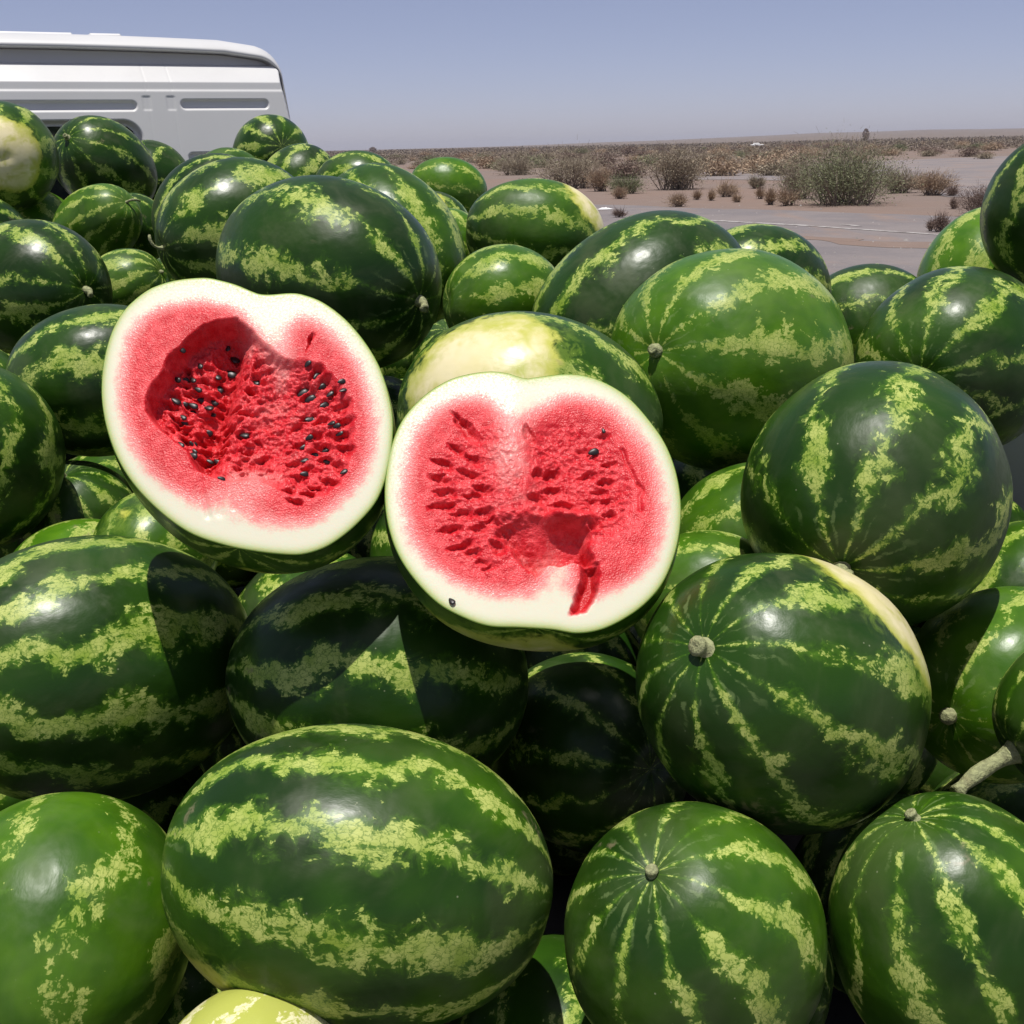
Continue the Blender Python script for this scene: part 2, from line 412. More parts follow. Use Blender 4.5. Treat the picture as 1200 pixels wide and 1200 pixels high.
# ------------------------------------------------------------------ truck
C0 = CAM + ray(346, 150) * 4.22                 # right rear corner of the cab
TO = np.array([C0[0], C0[1], 0.0])
def t_loc(px, py, yoff=0.0):                    # photo pixel -> (x, z) on the cab's rear plane
    v = ray(px, py); o = TO + TY * yoff
    k = ((o - CAM) @ TY) / (v @ TY); p = CAM + v * k
    return (p - TO) @ TX, p[2]
truck = empty('delivery_truck', TO); truck.rotation_euler = (0, 0, YAW)
tag(truck, 'white truck whose cab rear wall with pressed ribs rises behind the melon heap', 'truck')
ztop = t_loc(150, 42)[1]; zlip = t_loc(150, 60)[1]
CABW = 1.78
def cab_outline(inset=0.0, zbot=0.62):
    """rear view of the cab, counter-clockwise from lower right"""
    pts = []; r = 0.12 - inset * 0.5
    xr = lambda z: -inset * 0.4 - max(-.05, z - 1.72) * 0.12
    zt = ztop - inset
    pts.append((xr(zbot), zbot)); 
    for z in np.linspace(0.9, zt - r, 8): pts.append((xr(z), z))
    cx, cz = xr(zt - r) - r, zt - r
    for a in np.linspace(8, 84, 9): pts.append((cx + r * math.cos(R_(a)), cz + r * math.sin(R_(a)) - 0.012 * (a / 84.0) ** 0.5))
    top = []
    for x in np.linspace(cx, -CABW / 2, 8)[1:]:
        top.append((x, zt - 0.006 + 0.018 * (1 - ((x + CABW / 2) / (CABW / 2)) ** 2)))
    pts += top
    left = [(-CABW - x, z) for x, z in reversed(pts[:-1])]
    return pts + left
def loft(mb, rings, close=True):
    n = len(rings[0]); b = len(mb.v)
    for rg in rings: mb.v += [tuple(p) for p in rg]
    for i in range(len(rings) - 1):
        for k in range(n - (0 if close else 1)):
            k2 = (k + 1) % n
            mb.f.append((b + i * n + k, b + i * n + k2, b + (i + 1) * n + k2, b + (i + 1) * n + k))
out0 = cab_outline(0.0); out1 = cab_outline(0.02); out2 = cab_outline(0.006); out3 = cab_outline(0.05); out4 = cab_outline(0.14, 0.62)
mb = MB()
# inner flange -> rolled lip -> roof and sides -> raked front
LIP = ztop - zlip
loft(mb, [[(x, yy, z) for x, z in cab_outline(ins)] for ins, yy in ((LIP + .004, .06), (LIP + .003, .006), (LIP - .002, .0), (LIP * .75, .006), (LIP * .42, .028), (LIP * .18, .055), (LIP * .04, .09), (0.0, .13), (0.0, .75))] +
         [[(x, 1.05, z) for x, z in out3], [(x, 1.30, min(z, 1.45)) for x, z in out3], [(x, 1.55, min(z, 1.25)) for x, z in out4]])
cab = mb.build('cab_shell', PAINT, truck, True)
# rear panel as a pressed height field
def rbox(x, z, x0, x1, z0, z1, r):
    qx = np.abs(x - (x0 + x1) / 2) - (x1 - x0) / 2 + r; qz = np.abs(z - (z0 + z1) / 2) - (z1 - z0) / 2 + r
    return np.hypot(np.maximum(qx, 0), np.maximum(qz, 0)) + np.minimum(np.maximum(qx, qz), 0) - r
sx1, sz1 = t_loc(207, 118.5); sx2, sz2 = t_loc(308, 128)
lx1, _ = t_loc(-60, 120); lx2, lz2 = t_loc(156, 130); lz1 = t_loc(150, 120)[1]
bx1, bz1 = t_loc(214, 180); bx2, bz2 = t_loc(312, 189)
q1a, qz1 = t_loc(162, 114); q1b, qz2 = t_loc(173.5, 130); q2a, _ = t_loc(190, 114); q2b, _ = t_loc(201.5, 130)
wx2, wz1 = t_loc(158, 143)
WX0 = wx2 - 0.98; WZ0 = wz1 - 0.42
xs = np.concatenate([np.linspace(-CABW + 0.02, -1.30, 30)[:-1], np.arange(-1.30, -0.02, 0.0033)])
zs = np.concatenate([np.linspace(0.64, 1.5, 36)[:-1], np.arange(1.5, ztop - 0.012, 0.0030)])
X, Z = np.meshgrid(xs, zs)
inner = np.array(cab_outline(LIP + 0.006))
xr_in = np.interp(Z, np.array([p[1] for p in inner[:18]]), np.array([p[0] for p in inner[:18]]))
Xc = np.minimum(X, xr_in); Xc = np.maximum(Xc, -CABW - xr_in)
ztop_in = np.interp(Xc, np.array([p[0] for p in inner[8:40]])[::-1], np.array([p[1] for p in inner[8:40]])[::-1])
Zc = np.minimum(Z, ztop_in - 0.001)
dz = ztop - Zc; dxr = np.minimum(-Xc - np.maximum(-.05, Zc - 1.72) * 0.12, Xc + CABW) * 2.6
s_rec = ztop - t_loc(150, 76)[1]; s_sl = ztop - t_loc(150, 97)[1]; s_cr = ztop - t_loc(150, 107)[1]
kd = np.minimum(dz, dxr + 0.03)
Y = np.where(kd < s_rec, 0.030, 0.030 - 0.062 * smooth(0, 1, (kd - s_rec) / (s_sl - s_rec)) * 1.0)
lin = np.clip((kd - s_rec) / (s_sl - s_rec), 0, 1); Y = 0.055 - 0.045 * smooth(s_rec - .006, s_rec, kd) - 0.068 * lin
Y -= 0.004 * smooth(s_cr - 0.004, s_cr + 0.004, dz)
def press(Y, sdf, depth, soft): return Y + depth * smooth(soft, -soft, sdf)
for (a, b, c, d) in ((sx1, sx2, sz2, sz1), (lx1, lx2, lz2, lz1), (bx1, bx2, bz2, bz1)):
    Y = press(Y, rbox(Xc, Zc, a, b, d if c > d else c, c if c > d else d, 0.014), 0.014, 0.0045)
for (a, b) in ((q1a, q1b), (q2a, q2b)):
    Y = press(Y, rbox(Xc, Zc, a, b, qz2, qz1, 0.003), 0.0022, 0.0030)
Y = press(Y, np.abs(Xc - t_loc(168, 110)[0]) - 0.0015, 0.0012, 0.002)
Y = press(Y, np.abs(Xc - t_loc(197, 110)[0]) - 0.0015, 0.0012, 0.002)
wsdf = rbox(Xc, Zc, WX0, wx2, WZ0, wz1, 0.055)
Y = press(Y, wsdf, 0.034, 0.008)
Y = Y + np.minimum(0, Zc - (ztop - s_sl)) * 0.20
nx, nz = len(xs), len(zs)
V = np.stack([Xc, Y, Zc], -1).reshape(-1, 3)
idx = np.arange(nx * nz).reshape(nz, nx)
Fq = np.stack([idx[:-1, :-1], idx[:-1, 1:], idx[1:, 1:], idx[1:, :-1]], -1)
hole = (wsdf < -0.012); hq = hole[:-1, :-1] & hole[:-1, 1:] & hole[1:, 1:] & hole[1:, :-1]
rp = mesh_obj('rear_panel', V, Fq[~hq].reshape(-1, 4), PAINT, truck)
mb = MB(); mb.box((WX0 - 0.01, -0.012, WZ0 - 0.01), (wx2 + 0.01, -0.006, wz1 + 0.01), 0.002); mb.build('rear_window', GLASS, truck)
# roof seam block and corner rivets
mb = MB(); a = t_loc(110, 46)[0]; b = t_loc(149, 46)[0]; mb.box((a, 0.10, ztop - 0.012), (b, 0.30, ztop + 0.016), 0.006); mb.build('roof_plate', PAINT, truck, False)
mb = MB(); a2 = t_loc(-120, 46)[0]; b2 = t_loc(91, 46)[0]; mb.box((a2, 0.10, ztop - 0.012), (b2, 0.30, ztop + 0.016), 0.006); mb.build('roof_plate', PAINT, truck, False)
# bed: floor, plank sides, tailboard posts, chassis, wheels
BED_W = 0.42; BL = 4.05; FLOOR = 0.66
mb = MB(); mb.box((-CABW - BED_W, -BL, FLOOR - 0.06), (BED_W, -0.16, FLOOR), 0.004); mb.build('bed_floor', mat_plain('rusty_bed_floor', (0.05, 0.042, 0.036), 0.7, 0.4, 6.0, 0.2), truck)
for sx in (0, 1):
    xa = BED_W if sx == 0 else -CABW - BED_W - 0.03
    mb = MB(); mb.box((xa, -BL, FLOOR - 0.10), (xa + 0.03, -0.16, FLOOR + 0.57), 0.006); sb = mb.build('side_board', PAINT, truck)
    for k in range(6):
        mb = MB(); yy = -BL + 0.12 + k * 0.72; xo = xa + (0.031 if sx == 0 else -0.026)
        mb.box((xo, yy, FLOOR - 0.10), (xo + 0.025, yy + 0.05, FLOOR + 0.57), 0.005); p = mb.build('board_post', PAINT, sb)
mb = MB(); mb.box((-CABW - BED_W, -0.155, FLOOR - 0.06), (BED_W, -0.125, FLOOR + 0.42), 0.005); mb.build('head_board', STEEL, truck)
mb = MB(); mb.box((-CABW - BED_W, -BL - 0.034, FLOOR - 0.42), (BED_W, -BL - 0.004, FLOOR - 0.004), 0.005); mb.build('tailgate', PAINT, truck)
mb = MB()
for xx in (-0.45, -CABW + 0.37): mb.box((xx, -BL + 0.05, 0.36), (xx + 0.08, 1.5, FLOOR - 0.064), 0.004)
mb.build('chassis', STEEL, truck)
def wheel(x, y, w=0.17, r=0.262):
    mb = MB(); n = 28
    prof = [(0, r * .55), (0.0, r * .9), (0.02, r * .985), (0.05, r), (w - 0.05, r), (w - 0.02, r * .985), (w, r * .9), (w, r * .55)]
    rings = [[(x + px, y + pr * math.cos(2 * math.pi * k / n), r + pr * math.sin(2 * math.pi * k / n)) for k in range(n)] for px, pr in prof]
    loft(mb, rings); ty = mb.build('wheel', RUBBER, truck, True)
    mb = MB(); prof = [(0.03, 0.02), (0.03, r * .3), (0.012, r * .42), (0.002, r * .56), (w - 0.002, r * .56), (w - 0.012, r * .42), (w - 0.03, r * .3), (w - 0.03, 0.02)]
    rings = [[(x + px, y + pr * math.cos(2 * math.pi * k / n), r + pr * math.sin(2 * math.pi * k / n)) for k in range(n)] for px, pr in prof]
    loft(mb, rings); rm = mb.build('rim', STEEL, ty, True)
for yy in (-BL + 0.85, 0.95):
    wheel(-0.25, yy); wheel(-CABW + 0.05, yy)

# ------------------------------------------------------------------ watermelons
GROUP = 'watermelons heaped on the truck bed'
def melon_mesh(a, b, seed, nstripe, seg=72, rings=48, blocky=2.0, lop=0.0):
    rnd = random.Random(seed); ph = [rnd.uniform(0, 6.28) for _ in range(8)]
    V = []; Fc = []
    V.append((0, 0, a - 0.0055))
    for i in range(1, rings):
        f = math.pi * i / rings
        cz = math.cos(f); sr = math.sin(f)
        sr = sr ** (2.0 / blocky)
        for k in range(seg):
            th = 2 * math.pi * k / seg
            l = 1 + 0.014 * math.sin(2 * th + ph[0]) + 0.008 * math.sin(3 * th + 2 * cz + ph[1]) + 0.010 * math.sin(2.3 * cz + th + ph[2]) + 0.0035 * math.cos(nstripe * th + ph[3]) * sr
            l += lop * cz * sr
            r = b * sr * l
            z = a * cz * (1 + 0.006 * math.sin(2 * th + ph[4]))
            dz = 0.0055 * math.exp(-(r / 0.022) ** 2) if cz > 0 else -0.004 * math.exp(-(r / 0.016) ** 2)
            V.append((r * math.cos(th), r * math.sin(th), z - dz))
    V.append((0, 0, -a + 0.004)); last = len(V) - 1
    for k in range(seg):
        Fc.append((0, 1 + k, 1 + (k + 1) % seg))
        s0 = 1 + (rings - 2) * seg; Fc.append((last, s0 + (k + 1) % seg, s0 + k))
    for i in range(rings - 2):
        for k in range(seg):
            p = 1 + i * seg + k; q = 1 + i * seg + (k + 1) % seg
            Fc.append((p, p + seg, q + seg, q))
    return V, Fc
def stem_mesh(a, kind, seed):
    rnd = random.Random(seed); mb = MB()
    z0 = a - 0.010
    L, r0, r1, bend = {'button': (0.015, 0.0125, 0.0075, 0.15), 'short': (0.026, 0.0105, 0.006, 0.5), 'hook': (0.046, 0.0095, 0.0055, 1.2), 'long': (0.075, 0.0085, 0.0062, 0.22), 'thin': (0.036, 0.0055, 0.0026, 0.9), 'scar': (0.011, 0.0085, 0.0045, 0.2)}[kind]
    ba = rnd.uniform(0, 6.28); pts = []; rad = []
    n = 9
    for i in range(n):
        t = i / (n - 1); an = bend * t * t
        pts.append((math.cos(ba) * L * t * math.sin(an), math.sin(ba) * L * t * math.sin(an), z0 + L * t * (math.cos(an) * 0.9 + 0.1)))
        fl = r0 * 0.9 * math.exp(-t * 5.5)
        rad.append(r1 + fl + (r1 * 0.35 if i == n - 1 and kind in ('hook', 'long') else 0) + r1 * 0.18 * math.sin(t * 9 + seed))
    pts.append((pts[-1][0], pts[-1][1], pts[-1][2] + 0.0008)); rad.append(rad[-1] * 0.55)
    mb.tube(pts, rad, 10); return mb

def melon_frame(cx, cy, q, e, sx, sy, back):
    v = ray(cx, cy); t = -v / np.linalg.norm(v)
    uu = CR - t * (CR @ t); uu /= np.linalg.norm(uu); vv = np.cross(t, uu)
    if vv @ CU < 0: vv = -vv
    dx, dy = sx - cx, -(sy - cy); L = math.hypot(dx, dy)
    s = min(1, L / (e * q)); c = math.sqrt(1 - s * s) * (-1 if back else 1)
    if L > 0: dx, dy = dx / L, dy / L
    return v, s * (dx * uu + dy * vv) + c * t
SOLID = []                                       # (centre, axis, a, b) of everything placed
def watermelon(key, cx, cy, q, e, sx, sy, back, d, label, tone=0.25, cover=1.0, n=10, spot=None, ssize=2.0, stem='short', blocky=2.12, spin=None, seed=None, pale=0.0, behind=0.0, cont=0.3, lop=0.0, group=GROUP):
    v, ax = melon_frame(cx, cy, q, e, sx, sy, back)
    b = q * d / FPX * 0.985; a = b * e; c = CAM + v * d
    seed = seed if seed is not None else (sum(ord(ch) * (i + 3) for i, ch in enumerate(key)) % 97) + 1
    rnd = random.Random(seed); lop = lop or rnd.uniform(-.045, .045); blocky = blocky + rnd.uniform(-.1, .14)
    zax = Vector(ax).normalized(); xax = zax.orthogonal().normalized()
    M3 = Matrix((xax, zax.cross(xax), zax)).transposed() @ Matrix.Rotation(spin if spin is not None else rnd.uniform(0, 6.28), 3, 'Z')
    ext = math.sqrt(b * b + (a * a - b * b) * zax.z ** 2)
    root = empty('watermelon', (c[0], c[1], c[2] - ext))
    tag(root, label, 'watermelon', group)
    V, Fc = melon_mesh(a, b, seed, n, 80 if q > 60 else 56, 56 if q > 60 else 40, blocky, lop)
    rind = mesh_obj('rind', V, Fc, RIND, root)
    ml = Matrix.Translation((0, 0, ext)) @ M3.to_4x4(); rind.matrix_local = ml
    sv = (0.0, 0.0, 0.0)
    if spot is not None:
        rv = ray(spot[0], spot[1]); inv = np.array(M3.transposed())
        o = inv @ (CAM - c) / np.array([b, b, a]); dd = inv @ rv / np.array([b, b, a])
        A = dd @ dd; B = o @ dd; Cc = o @ o - 1; disc = B * B - A * Cc
        k = (-B - math.sqrt(disc)) / A if disc > 0 else -B / A
        p = o + dd * k + dd / np.linalg.norm(dd) * behind; p = p / np.linalg.norm(p); sv = tuple(float(t) for t in p)
    rind['seed'] = float(seed) * 1.37; rind['stripe_count'] = float(n); rind['half_length'] = float(a); rind['half_width'] = float(b)
    rind['continuity'] = float(cont); rind['paleness'] = float(pale); rind['tone'] = float(tone); rind['cover'] = float(cover); rind['spot'] = sv; rind['spot_size'] = float(ssize)
    if stem:
        so = stem_mesh(a, stem, seed).build('stem', STEM, root, True); so.matrix_local = ml
    SOLID.append((c, np.array(zax), a, b)); return root

watermelon('bl', 66, 1096, 158, 1.06, 40, 1250, 0, 0.970, 'smooth plump green melon with pale blotches, lying beside the long crosswise striped one', tone=0.72,cover=.95,n=8,stem=None)
watermelon('bc', 422, 1024, 172, 1.34, 180, 990, 0, 0.934, 'long watermelon lying crosswise with broad pale stripes and a yellowish belly', tone=.35,cover=.95,cont=.8,n=11,spot=(300,1190),ssize=.90,stem=None)
watermelon('pale', 290, 1275, 113, 1.05, 200, 1330, 0, 0.835, 'pale cream-and-lime melon peeping out under the long crosswise one', tone=1.0,cover=1.5,n=11,pale=1.0,stem=None)
watermelon('br1', 815, 1102, 153, 1.1, 770, 1030, 0, 0.910, 'wide green melon with dry brownish stem scar, front row, below the yellow-edged one', tone=.5,cover=.85,n=11,stem="scar")
watermelon('br2', 1122, 1092, 148, 1.12, 1090, 962, 0, 0.920, 'tall green melon whose shallow stem dimple lies under the loose pale stem', tone=.42,cover=.85,n=11,stem="scar")
watermelon('mid_r', 915, 810, 164, 1.14, 833, 762, 0, 1.009, 'dark melon with round stem button and a curved cream-yellow band along one edge', tone=.12,cover=.85,n=11,spot=(1050,708),behind=.36,ssize=.66,stem="button",blocky=2.2)
watermelon('stem_r', 1024, 577, 152, 1.1, 990, 662, 0, 1.162, 'dark round melon with pale vertical stripes meeting at a stubby stem, above the yellow-edged one', tone=.12,cover=.95,n=10,stem="short")
watermelon('r_low', 1182, 800, 114, 1.15, 1117, 838, 0, 1.193, 'light green melon with a knobby stem, squeezed beside the yellow-edged one', tone=0.72,cover=1.0,n=10,stem="button")
watermelon('r_edge', 1275, 835, 97, 1.1, 1188, 884, 0, 1.011, 'small melon whose long pale stem hangs over its dimpled neighbour', tone=.3,cover=.8,n=10,stem="long")
watermelon('r_gap', 1200, 715, 98, 1.1, 1250, 600, 1, 1.620, 'shaded melon in the gap above the light green knobby-stemmed one', tone=.4,cover=1.1,n=10,stem=None)
watermelon('left_mid', 112, 782, 158, 1.22, -60, 800, 0, 1.214, 'large dark melon with bold horizontal stripes, crossed by the shadow of the seedy half', tone=.10,cover=.9,cont=.85,n=12,stem=None)
watermelon('under', 445, 796, 146, 1.22, 640, 806, 0, 1.186, 'shaded melon under both cut halves with one sunlit triangle', tone=.2,cover=1.0,cont=.7,n=10,stem=None)
watermelon('dark1', 690, 880, 115, 1.15, 760, 900, 0, 1.300, 'melon in deep black shadow below the seedless cut half', tone=.1,cover=.7,n=10,stem=None)
watermelon('m13', 855, 423, 133, 1.15, 774, 412, 0, 1.481, 'glossy bright green melon with a dark stubby stem end', tone=0.85,cover=1.2,cont=.7,n=10,stem="button")
watermelon('m14', 752, 368, 112, 1.25, 640, 430, 0, 1.750, 'large dark melon with diagonal stripes behind the glossy bright green one', tone=.12,cover=1.0,n=9,stem=None)
watermelon('m15', 884, 345, 80, 1.15, 960, 350, 1, 1.987, 'dark melon top against the asphalt behind the glossy bright green one', tone=.15,cover=1.0,n=10,stem=None)
watermelon('m16', 1012, 385, 75, 1.1, 1100, 360, 1, 2.100, 'small striped melon low between the glossy bright green one and its large neighbour', tone=.35,cover=1.15,n=10,stem=None)
watermelon('m17', 1120, 425, 112, 1.2, 1084, 440, 0, 1.680, 'big dark melon with slanting pale streaks above the round stubby-stemmed one', tone=.32,cover=1.0,n=10,stem="scar")
watermelon('m18', 1240, 250, 85, 1.1, 1230, 160, 0, 1.850, 'tall dark melon resting over the bright light-green one by the road', tone=.2,cover=.85,n=10,stem=None)
watermelon('m19', 1160, 328, 80, 1.1, 1130, 400, 0, 2.121, 'bright light-green melon leaning against the tall dark one by the road', tone=1.0,cover=1.35,n=10,stem=None)
watermelon('m20', 620, 500, 132, 1.2, 790, 530, 0, 1.340, 'melon with a big creamy yellow patch right behind the torn-core half', tone=.16,cover=1.0,n=9,spot=(548,420),ssize=.83,stem=None)
watermelon('m21', 592, 356, 68, 1.1, 660, 360, 1, 1.911, 'mid-green melon between the yellow-patched ones and the diagonal striped one', tone=0.65,cover=1.25,n=9,stem=None)
watermelon('m22', 627, 276, 64, 1.3, 720, 290, 0, 2.400, 'melon with a cream patch on its road-facing side', tone=0.45,cover=1.1,n=10,spot=(695,250),behind=.40,ssize=.70,stem=None)
watermelon('m23', 525, 222, 37, 1.28, 470, 212, 1, 3.300, 'smooth light green egg-shaped melon against the desert plain', tone=0.95,cover=.7,n=9,stem=None)
watermelon('m24', 512, 264, 38, 1.1, 480, 240, 1, 2.800, 'small melon with a brownish scuffed top beneath the egg-shaped one', tone=.3,cover=1.2,n=10,spot=(506,236),ssize=.9,stem=None)
watermelon('m24b', 530, 290, 42, 1.1, 500, 250, 1, 2.550, 'small yellow-green striped melon beneath the egg-shaped one', tone=.95,cover=1.5,n=10,stem=None)
watermelon('m25', 385, 324, 114, 1.25, 488, 352, 0, 1.650, 'large dark melon with a short pale stem, resting behind the seedy half', tone=.08,cover=1.05,n=9,stem="short")
watermelon('m26', 458, 290, 82, 1.3, 505, 372, 0, 2.000, 'long pale-streaked melon right behind the large short-stemmed one', tone=.45,cover=1.3,n=10,stem=None)
watermelon('m27', 418, 222, 44, 1.2, 370, 230, 1, 2.900, 'small striped melon top at the skyline between star-marked and egg-shaped ones', tone=.3,cover=1.2,n=10,stem=None)
watermelon('m28', 280, 272, 82, 1.2, 192, 290, 0, 2.200, 'dark melon with one large yellow-green blotch near its pale stem tip', tone=.06,cover=1.25,n=9,stem="thin")
watermelon('m29', 246, 246, 58, 1.25, 190, 290, 0, 2.700, 'melon with fine ribbed stripes behind the yellow-blotched one', tone=.3,cover=.9,n=11,stem=None)
watermelon('m30', 268, 222, 46, 1.1, 300, 200, 1, 3.200, 'small light green melon top in front of the lower cab slot', tone=.5,cover=.9,n=10,stem=None)
watermelon('m31', 318, 183, 46, 1.1, 305, 194, 1, 3.500, 'round melon with a star of pale rays, highest in front of the cab corner', tone=.25,cover=1.3,n=11,stem=None)
watermelon('m31b', 352, 214, 44, 1.1, 380, 190, 1, 3.100, 'small dark melon under the star-marked one', tone=.2,cover=1.2,n=10,stem=None)
watermelon('m32', 124, 196, 53, 1.25, 85, 163, 0, 3.400, 'dark melon with a sunken stem end in front of the cab window', tone=.12,cover=.8,n=11,stem="short")
watermelon('m33', 178, 212, 46, 1.0, 200, 200, 1, 3.750, 'small dark melon against the white cab panel, beside the sunken-stemmed one', tone=.06,cover=.6,n=10,stem=None)
watermelon('m34', 4, 183, 62, 1.1, 4, 181, 1, 2.954, 'melon showing a large white-cream blossom-end patch in front of the cab', tone=.4,cover=1.2,n=10,spot=(8,182),ssize=.72,stem=None)
watermelon('m35', 114, 266, 44, 1.4, 150, 237, 0, 2.917, 'ribbed light green melon with fine pale stripes, below the sunken-stemmed one', tone=0.7,cover=1.0,n=12,stem="thin")
watermelon('m36', 48, 262, 38, 1.1, 20, 250, 1, 3.150, 'small lime-green melon tucked under the blossom-patched one', tone=1.0,cover=1.2,n=9,stem=None)
watermelon('m37', 160, 268, 38, 1.1, 145, 232, 0, 3.100, 'small plain melon beside the ribbed one', tone=.35,cover=.6,n=10,stem=None)
watermelon('m38', -18, 280, 50, 1.1, -30, 250, 0, 2.750, 'green striped melon under the blossom-patched one, behind the dark glossy one', tone=.35,cover=1.0,n=10,stem=None)
watermelon('m39', 42, 340, 80, 1.18, 97, 340, 0, 2.250, 'dark glossy melon with a pale stubby stem beside the small side-striped one', tone=.1,cover=.9,n=9,stem="short")
watermelon('m40', 150, 338, 46, 1.05, 190, 318, 0, 2.600, 'small light melon with stripes meeting at its side, next to the dark glossy one', tone=.6,cover=1.3,n=12,stem="scar")
watermelon('m41', 122, 446, 90, 1.2, 10, 460, 1, 1.800, 'dark melon with horizontal light bands half behind the seedy half', tone=.06,cover=1.0,cont=.7,n=9,stem=None)
watermelon('m42', -46, 536, 116, 1.0, -50, 650, 0, 1.567, 'tall dark green melon between the bold-striped one and the banded one', tone=.3,cover=.9,n=9,stem=None)
watermelon('m43', -40, 475, 74, 1.05, -50, 400, 1, 1.850, 'small green melon wedged behind the tall dark green one', tone=.4,cover=.9,n=10,stem=None)
watermelon('m44', 92, 612, 70, 1.05, 75, 556, 0, 1.762, 'small shaded melon with a dry thin stem in the dark gap', tone=.3,cover=.9,n=10,stem="thin")
watermelon('m45', 100, 692, 86, 1.1, 30, 700, 0, 1.538, 'light green melon back rising just behind the bold-striped one', tone=.9,cover=1.3,n=9,stem=None)
watermelon('m46', 182, 645, 72, 1.1, 150, 690, 0, 1.429, 'green melon with a cream fleck, wedged below the seedy half', tone=.6,cover=1.1,n=10,spot=(141,600),ssize=.985,stem=None)
watermelon('m47', 880, 628, 88, 1.1, 790, 660, 0, 1.382, 'bright green melon half hidden between the torn-core half and the stubby-stemmed one', tone=0.7,cover=1.15,n=9,stem=None)
watermelon('m48', 830, 705, 85, 1.1, 920, 720, 0, 1.244, 'small melon with mottled lime flecks beside the torn-core half', tone=.6,cover=1.4,n=9,stem=None)

# ------------------------------------------------------------------ cut halves
def seg_sdf(px, py, poly):
    """signed distance to a closed polygon, negative inside"""
    poly = np.array(poly, float); d = np.full(px.shape, 1e9); ins = np.zeros(px.shape, bool)
    for i in range(len(poly)):
        a = poly[i]; b = poly[(i + 1) % len(poly)]; e = b - a
        wx, wy = px - a[0], py - a[1]
        t = np.clip((wx * e[0] + wy * e[1]) / (e @ e), 0, 1)
        d = np.minimum(d, np.hypot(wx - e[0] * t, wy - e[1] * t))
        cond = ((a[1] > py) != (b[1] > py)) & (px < (b[0] - a[0]) * (py - a[1]) / (b[1] - a[1] + 1e-12) + a[0])
        ins ^= cond
    return np.where(ins, -d, d)
def line_d(px, py, a, b):
    a = np.array(a, float); b = np.array(b, float); e = b - a; t = np.clip(((px - a[0]) * e[0] + (py - a[1]) * e[1]) / (e @ e), 0, 1)
    return np.hypot(px - a[0] - e[0] * t, py - a[1] - e[1] * t)
def catmull(pts, m=8):
    out = []; n = len(pts); P = np.array(pts, float)
    for i in range(n):
        p0, p1, p2, p3 = P[i - 1], P[i], P[(i + 1) % n], P[(i + 2) % n]
        for j in range(m):
            t = j / m
            out.append(0.5 * ((2 * p1) + (-p0 + p2) * t + (2 * p0 - 5 * p1 + 4 * p2 - p3) * t * t + (-p0 + 3 * p1 - 3 * p2 + p3) * t ** 3))
    return np.array(out)
def gauss2(x, y, cx, cy, sx, sy, ang=0.0):
    c, s = math.cos(ang), math.sin(ang); u = (x - cx) * c + (y - cy) * s; w = -(x - cx) * s + (y - cy) * c
    return np.exp(-0.5 * ((u / sx) ** 2 + (w / sy) ** 2))
def pits(x, y, plist):
    """teardrop seed hollows: (cx, cy, half length, half width, angle)"""
    h = np.zeros(x.shape)
    x = x + (fbm(x / 22, y / 22, 61, 3) - .5) * 22; y = y + (fbm(x / 22, y / 22, 62, 3) - .5) * 20
    for (cx, cy, L, Wd, an, dep) in plist:
        m = (np.abs(x - cx) < L * 2.4) & (np.abs(y - cy) < L * 2.4)
        if not m.any(): continue
        c, s = math.cos(an), math.sin(an); u = (x[m] - cx) * c + (y[m] - cy) * s; w = -(x[m] - cx) * s + (y[m] - cy) * c
        ww = Wd * (1 + 0.45 * u / L)
        r = np.sqrt((u / L) ** 2 + (w / np.maximum(ww, 2)) ** 2)
        h[m] = np.maximum(h[m], 0.8 * dep * (1 - smooth(0.35, 1.3, r)))
    return h

